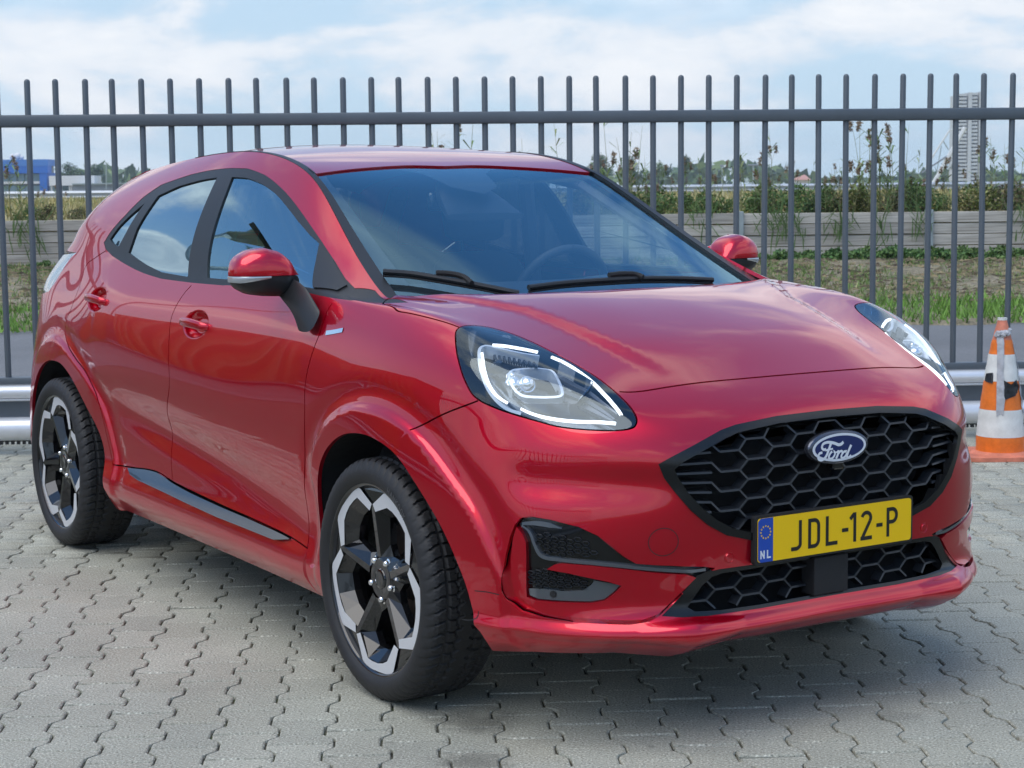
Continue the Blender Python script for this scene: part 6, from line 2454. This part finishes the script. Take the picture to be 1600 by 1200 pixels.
# ---- far things
def far_tree(px, ytop, ybase, wpx, b, pal, label, seed, n=1300, trunk=.25, shape=1.0):
    r = np.random.default_rng(seed)
    base = at_b(px, ybase, b); base[2] = 1.1
    top = at_b(px, ytop, b)[2]
    H_ = top - base[2]
    W = wpx / FPX * b / 2
    t = thing('tree', label, 'tree', tuple(base), r.random() * 6)
    bm = bmesh.new()
    bm_tube(bm, [(0, 0, 0), (W * .05, 0, H_ * .35), (-W * .04, W * .04, H_ * .8)], [H_ * .030, H_ * .022, H_ * .006], 7)
    for k in range(6):
        z = H_ * (trunk + .1 + .08 * k); az = r.random() * 6.3
        bm_tube(bm, [(0, 0, z), (W * .5 * math.cos(az), W * .5 * math.sin(az), z + H_ * .18)], [H_ * .010, H_ * .004], 5)
    link('trunk', bm_mesh('trunk', bm, True), t, MATS.get('bark') or mat('bark', (.10, .085, .07), .9))
    Qs, Ts = [], []
    nl = 9
    for k in range(nl):
        zc = trunk + (1 - trunk) * (.18 + .70 * (k + .5) / nl)
        wr = math.sin(PI * min(.97, (zc - trunk) / (1 - trunk) * .85 + .12)) ** .6 * shape
        az = r.random() * 6.3; rr = .55 * wr * r.random()
        Q, T = leaves(n // nl, (W * rr * math.cos(az), W * rr * math.sin(az), H_ * zc), (W * .62 * wr, W * .62 * wr, H_ * .15), max(H_, W) * .05, pal, .1)
        Qs.append(Q); Ts.append(T * (.8 + .4 * r.random()))
    link('crown', tri_mesh('crown', np.vstack(Qs), np.vstack(Ts), LEAFM, 4), t)
    return t


FT = [(.075, .12, .06), (.11, .16, .08), (.06, .095, .05)]
FL = [(.16, .22, .08), (.20, .27, .10), (.12, .18, .07)]
far_tree(112, 254, 290, 42, 330, FT, 'broad far-off tree rising behind the left part of the white building', 1, 1700)
far_tree(146, 256, 290, 34, 335, FT, 'far-off tree at the right end of the white building', 2, 1500)
far_tree(192, 275, 292, 12, 340, FT, 'tiny far-off tree left of its twin, just above the tail of the red car', 3, 500)
far_tree(208, 274, 292, 10, 340, FT, 'tiny far-off tree nearest the rear roof edge of the red car', 4, 500)
far_tree(938, 240, 292, 52, 260, FT, 'large hazy tree close to the right end of the car roof', 5, 1800)
far_tree(985, 244, 292, 44, 270, FT, 'hazy tree behind the reeds with brown heads right of the car roof', 6, 1600)
far_tree(1030, 252, 292, 36, 280, FL, 'loose pale tree between the two darker hazy trees', 7, 1000, .2, .8)
far_tree(1072, 244, 292, 30, 300, FT, 'round-topped tree on a clear trunk standing alone in the distance', 8, 1300, .42)
far_tree(1098, 272, 292, 44, 320, FT, 'low dark tree just right of the round-topped tree', 9, 900, .1)
far_tree(1152, 241, 292, 26, 260, FL, 'slim pale green tree straight above the far wing mirror', 10, 1100, .2, .8)
far_tree(1178, 266, 292, 46, 270, FL, 'low bright yellow-green tree right of the slim pale tree', 11, 1100, .1)
far_tree(1216, 272, 292, 36, 280, FL, 'small yellowish tree left of the little house with the pink roof', 12, 900, .1)
far_tree(1350, 276, 290, 34, 300, FT, 'low far tree behind the reed heads in the middle of the right side', 13, 700, .1)
far_tree(1420, 278, 290, 44, 310, FL, 'low pale far tree left of the white crane boom', 14, 700, .1)
far_tree(1556, 274, 288, 50, 330, FL, 'low wide far tree right of the grey tower', 15, 800, .1)
n = 5200
A = (RNG.random(n) * 1.3 - .65) * 520; Bd = 470 + RNG.random(n) * 40
ztop = 2.0 + (3.2 + 2.0 * np.sin(A * .043) + 1.4 * np.sin(A * .11 + 1)) * RNG.random(n)
c = G0 + R2 * A[:, None] + F2 * Bd[:, None] + np.c_[np.zeros(n), np.zeros(n), ztop]
d1 = RNG.normal(size=(n, 3)) * 1.1; d2 = RNG.normal(size=(n, 3)) * .9
wood = link('distant_woods', tri_mesh('dw', np.stack([c - d1, c + d2, c + d1, c - d2], 1), pick(FT + FL, n), LEAFM, 4), None)
wood['kind'] = 'stuff'


def box_px(bm, x0, y0, x1, y1, b, dep, front=0.0):
    """A box whose front face covers the picture rectangle when placed b metres away, dep metres deep."""
    P = [at_b(x, y, b) for x, y in ((x0, y1), (x1, y1), (x1, y0), (x0, y0))]
    zb, zt = min(P[0][2], P[1][2]), (P[2][2] + P[3][2]) / 2
    a0, a1 = (P[0] - G0) @ R2, (P[1] - G0) @ R2
    V = [gp_(a, bb_, z) for bb_ in (b - front, b + dep) for a, z in ((a0, zb), (a1, zb), (a1, zt), (a0, zt))]
    V = [bm.verts.new(v) for v in V]
    for f in ((0, 1, 2, 3), (7, 6, 5, 4), (0, 4, 5, 1), (1, 5, 6, 2), (2, 6, 7, 3), (3, 7, 4, 0)):
        bm.faces.new([V[k] for k in f])


def px_part(name, rects, b, dep, m_, parent, front=0.0):
    bm = bmesh.new()
    for r in rects:
        box_px(bm, *r, b, dep, front)
    o = link(name, bm_mesh(name, bm), None, m_)
    o.parent = parent
    return o


BLUEW = mat('blue_cladding', (0.018, 0.135, 0.52), 0.5)
BLUEL = mat('blue_cladding_light', (0.06, 0.20, 0.56), 0.5)
BWIN = mat('far_glass', (0.16, 0.24, 0.28), 0.15, .3)
BWHITE = mat('white_render', (0.74, 0.73, 0.72), 0.7)
BGREY = mat('grey_cladding', (0.22, 0.24, 0.27), 0.6)
bld = thing('blue_building', 'low bright blue office building with ribbon windows at the far left', 'building')
px_part('wall', [(-150, 252, 72, 312)], 304, 6, BGREY, bld)
px_part('fascia', [(-150, 259, 76, 270.5)], 303, 2, BLUEW, bld, .5)
px_part('parapet', [(-150, 250, 76, 259)], 303, 6, BLUEL, bld, .55)
px_part('corner_column', [(64, 270, 75.5, 312)], 303, 6, BLUEW, bld, .4)
for r0, r1 in ((272, 284), (290, 299)):
    for x in range(-140, 62, 12):
        px_part('window', [(x, r0, x + 11.0, r1)], 303.5, .3, BWIN, bld, .1)
px_part('sill_band', [(-150, 284.3, 63, 287)], 303.3, .4, BWHITE, bld, .3)
bm = bmesh.new()
for x, y, r in ((20, 245, 5), (28, 244, 5.5), (34, 246, 3.5)):
    p = at_b(x, y, 305); R_ = r / FPX * 305
    bmesh.ops.create_icosphere(bm, subdivisions=2, radius=R_, matrix=Matrix.Translation(p))
    bm_tube(bm, [tuple(p), (p[0], p[1], p[2] - 1.2)], .1, 6)
o = link('roof_dish', bm_mesh('rd', bm, True), None, BWHITE); o.parent = bld
bld2 = thing('white_building', 'flat-roofed white pavilion between the blue building and the car', 'building')
px_part('wall', [(77, 274.5, 148, 289.5)], 300, 5, BWHITE, bld2)
px_part('glazing', [(78, 289.5, 146, 304)], 302, 3, BWIN, bld2)
for x in (80, 88, 95, 108, 111):
    px_part('column', [(x, 289.5, x + 1.6, 304)], 300.2, .5, BWHITE, bld2)
bld3 = thing('grey_shed', 'long low grey shed right of the white pavilion', 'shed')
px_part('wall', [(114, 287, 260, 306)], 296, 6, BGREY, bld3)
px_part('roof', [(112, 285.8, 262, 287)], 295.5, 6.5, GALP, bld3)
bm = bmesh.new(); p = at_b(166, 296, 280); q = at_b(166, 257, 280)
bm_tube(bm, [tuple(p), tuple(q)], .09, 6)
o = link('lamp_post', bm_mesh('lp', bm), None, GALP)
tag(o, 'thin far-off lamp post above the grey shed at the left', 'lamp post')
for x, yt in ((1106, 254), (1128, 259), (1177, 258)):
    t = thing('street_lamp', {1106: 'thin far-off street lamp right of the round-topped tree', 1128: 'thin far-off street lamp left of the slim pale green tree', 1177: 'far-off street lamp with two short arms right of the slim pale green tree'}[x], 'street lamp')
    bm = bmesh.new(); p = at_b(x, 296, 240); q = at_b(x, yt, 240)
    bm_tube(bm, [tuple(p), tuple(q)], .10, 6)
    o = link('pole', bm_mesh('pole', bm), t, GALP)
    bm = bmesh.new(); dxy = R2 * (.7 if x == 1177 else .25)
    bm_tube(bm, [tuple(q - dxy), tuple(q + dxy)], .13, 6)
    link('lamp_head', bm_mesh('lh', bm), t, BGREY)
hs = thing('small_house', 'tiny far-off house with a pink pyramid roof above the fence rail on the right', 'house')
px_part('wall', [(1248, 281, 1266, 296)], 330, 8, BWHITE, hs)
bm = bmesh.new()
c4 = [at_b(1246, 281, 329), at_b(1268, 281, 329)]
apex = at_b(1257, 272.5, 333)
V4 = [bm.verts.new(p) for p in (c4[0], c4[1], c4[1] + F2 * 9, c4[0] + F2 * 9)] + [bm.verts.new(apex)]
bm.faces.new(V4[:4])
for k in range(4):
    bm.faces.new((V4[k], V4[(k + 1) % 4], V4[4]))
o = link('roof', bm_mesh('roof', bm), hs, mat('pink_tiles', (.55, .28, .22), .8))

# grey louvred tower
TOWL = mat('tower_light', (0.60, 0.61, 0.60), 0.8, var=.08, vscale=.3)
TOWD = mat('tower_dark', (0.10, 0.11, 0.12), 0.8)
tow = thing('grey_tower', 'tall narrow grey tower of stacked louvred floors behind the fence at the right', 'tower')
TB = 420
px_part('core', [(1493, 147, 1529, 300)], TB + 1.2, 4, TOWD, tow)
px_part('shaft', [(1510, 144.5, 1515.5, 300)], TB, 4, TOWL, tow, .6)
px_part('edge_column', [(1490.5, 149, 1494, 300)], TB, 5, TOWL, tow, .5)
px_part('edge_column', [(1527, 143.5, 1532, 300)], TB, 5, TOWL, tow, .5)
y = 146.5
k = 0
while y < 298:
    px_part('floor_slab', [(1494, y, 1510, y + 3.7)], TB, 3, TOWL, tow, .35)
    px_part('floor_slab', [(1515.5, y - 1.5, 1527, y + 2.2)], TB, 3, TOWL, tow, .3)
    y += 5.75
# white crane boom
crane = thing('crane_boom', 'slanting white lattice crane boom in front of the grey tower', 'crane')
WST = mat('white_steel', (0.70, 0.71, 0.70), 0.5)
CBD = 200


def beam(p, q, r, name, m_, seg=6):
    bm = bmesh.new(); bm_tube(bm, [tuple(at_b(*p, CBD)), tuple(at_b(*q, CBD))], r, seg)
    link(name, bm_mesh(name, bm, True, 40), crane, m_)


beam((1452, 298), (1508, 199), .24, 'main_chord', WST)
beam((1446, 262), (1484, 203), .10, 'upper_chord', WST)
beam((1440, 270), (1486, 240), .09, 'tie_rod', BGREY)
beam((1460, 290), (1471, 228), .05, 'strut', GALP)
beam((1473, 219), (1482, 234), .06, 'strut', GALP)
beam((1484, 203), (1508, 199), .06, 'head_tie', WST)
# ---- what stands on the far side of the yard, seen mirrored in the car's flank
FENCE2 = make_fence('second grey bar fence across the yard, mirrored as dark uprights in the red car', -2, 44, (4.0, -6.6, 0), (-1.0, -.05))
ORC = mat('container_orange', (0.85, 0.22, 0.02), 0.5, var=.1, vscale=2)
for k, (x, y, L, hgt) in enumerate(((-9.5, -8.4, 6.0, 2.5), (-16.5, -8.6, 6.0, 2.7), (-23.5, -8.8, 6.0, 2.5))):
    t = thing('skip_container', ('orange steel skip nearest the car, mirrored as the orange patch in its front door', 'middle orange steel skip, mirrored as the orange patch in the rear door of the car', 'farthest orange steel skip, mirrored above the rear wheel of the car')[k], 'skip', (x, y, 0), .08, 'orange skips across the yard')
    bm = bmesh.new()
    V = []
    prof_ = [(-L / 2 + .5, .15), (L / 2 - .5, .15), (L / 2, hgt), (-L / 2, hgt)]
    bm_prism(bm, prof_, lambda a, b: (a, -1.1, b), lambda a, b: (a, 1.1, b))
    link('tub', bm_mesh('tub', bm), t, ORC)
    bm = bmesh.new()
    bm_box(bm, (0, 0, hgt + .03), (L + .1, 2.3, .08))
    link('rim', bm_mesh('rim', bm), t, ORC)
    for j in range(9):
        bm = bmesh.new(); bm_box(bm, (-L / 2 + .7 + j * (L - 1.4) / 8, 1.14, hgt / 2 + .1), (.09, .08, hgt - .15))
        link('rib', bm_mesh('rib', bm), t, ORC)
q = SIDE.pix([(405, 367), (345, 373)])
_P = SIDE.pos(q[:, 0], q[:, 1]) * [1, -1, 1]; _N = SIDE.nrm(q[:, 0], q[:, 1]) * [1, -1, 1]
_D = _P - CAM_POS; _D /= np.linalg.norm(_D, axis=1)[:, None]
_R = _D - 2 * (_D * _N).sum(1)[:, None] * _N
LH = _P[0] + _R[0] * (14.4 - _P[0][2]) / _R[0][2]
LF = _P[1] + _R[1] * (14.4 - _P[1][2]) / _R[1][2]
LA = (LF - LH) * [1, 1, 0]; LA = -LA / np.linalg.norm(LA)
LP0 = LH * [1, 1, 0] - LA * 3.7
print('lamp', LH, LF, LP0)
lp = thing('street_lamp', 'tall street lamp with bent arm across the yard, mirrored in the car front window', 'street lamp')
bm = bmesh.new()
bm_tube(bm, [tuple(LP0), tuple(LP0 + [0, 0, 6]), tuple(LP0 + [0, 0, 13.2])], [.10, .09, .07], 12)
link('pole', bm_mesh('pole', bm, True), lp, GALP)
bm = bmesh.new()
bm_tube(bm, [tuple(LP0 + LA * t + [0, 0, 13.1 + z]) for t, z in ((0, 0), (.6, .75), (1.8, 1.25), (3.2, 1.3))], [.07, .06, .05, .05], 10)
link('arm', bm_mesh('arm', bm, True), lp, GALP)
bm = bmesh.new()
bm_box(bm, tuple(LP0 + LA * 3.7 + [0, 0, 14.38]), (1.1, .30, .14), rz=math.atan2(LA[1], LA[0]), bevel=.03)
link('lamp_head', bm_mesh('head', bm, True, 40), lp, DARK)

# ---- air
hz = bpy.data.materials.new('air_haze')
hz.use_nodes = True
nt = hz.node_tree; nt.nodes.clear()
o_ = nt.nodes.new('ShaderNodeOutputMaterial'); v_ = nt.nodes.new('ShaderNodeVolumePrincipled')
v_.inputs['Color'].default_value = (.80, .90, 1.0, 1)
v_.inputs['Density'].default_value = .00045
v_.inputs['Anisotropy'].default_value = .3
nt.links.new(v_.outputs[0], o_.inputs['Volume'])
bm = bmesh.new()
bm_box(bm, (0, 0, 12.0), (1400, 1400, 27.5))
bm.verts.ensure_lookup_table()
hb = link('haze', bm_mesh('haze', bm), None, hz)
hb['kind'] = 'stuff'
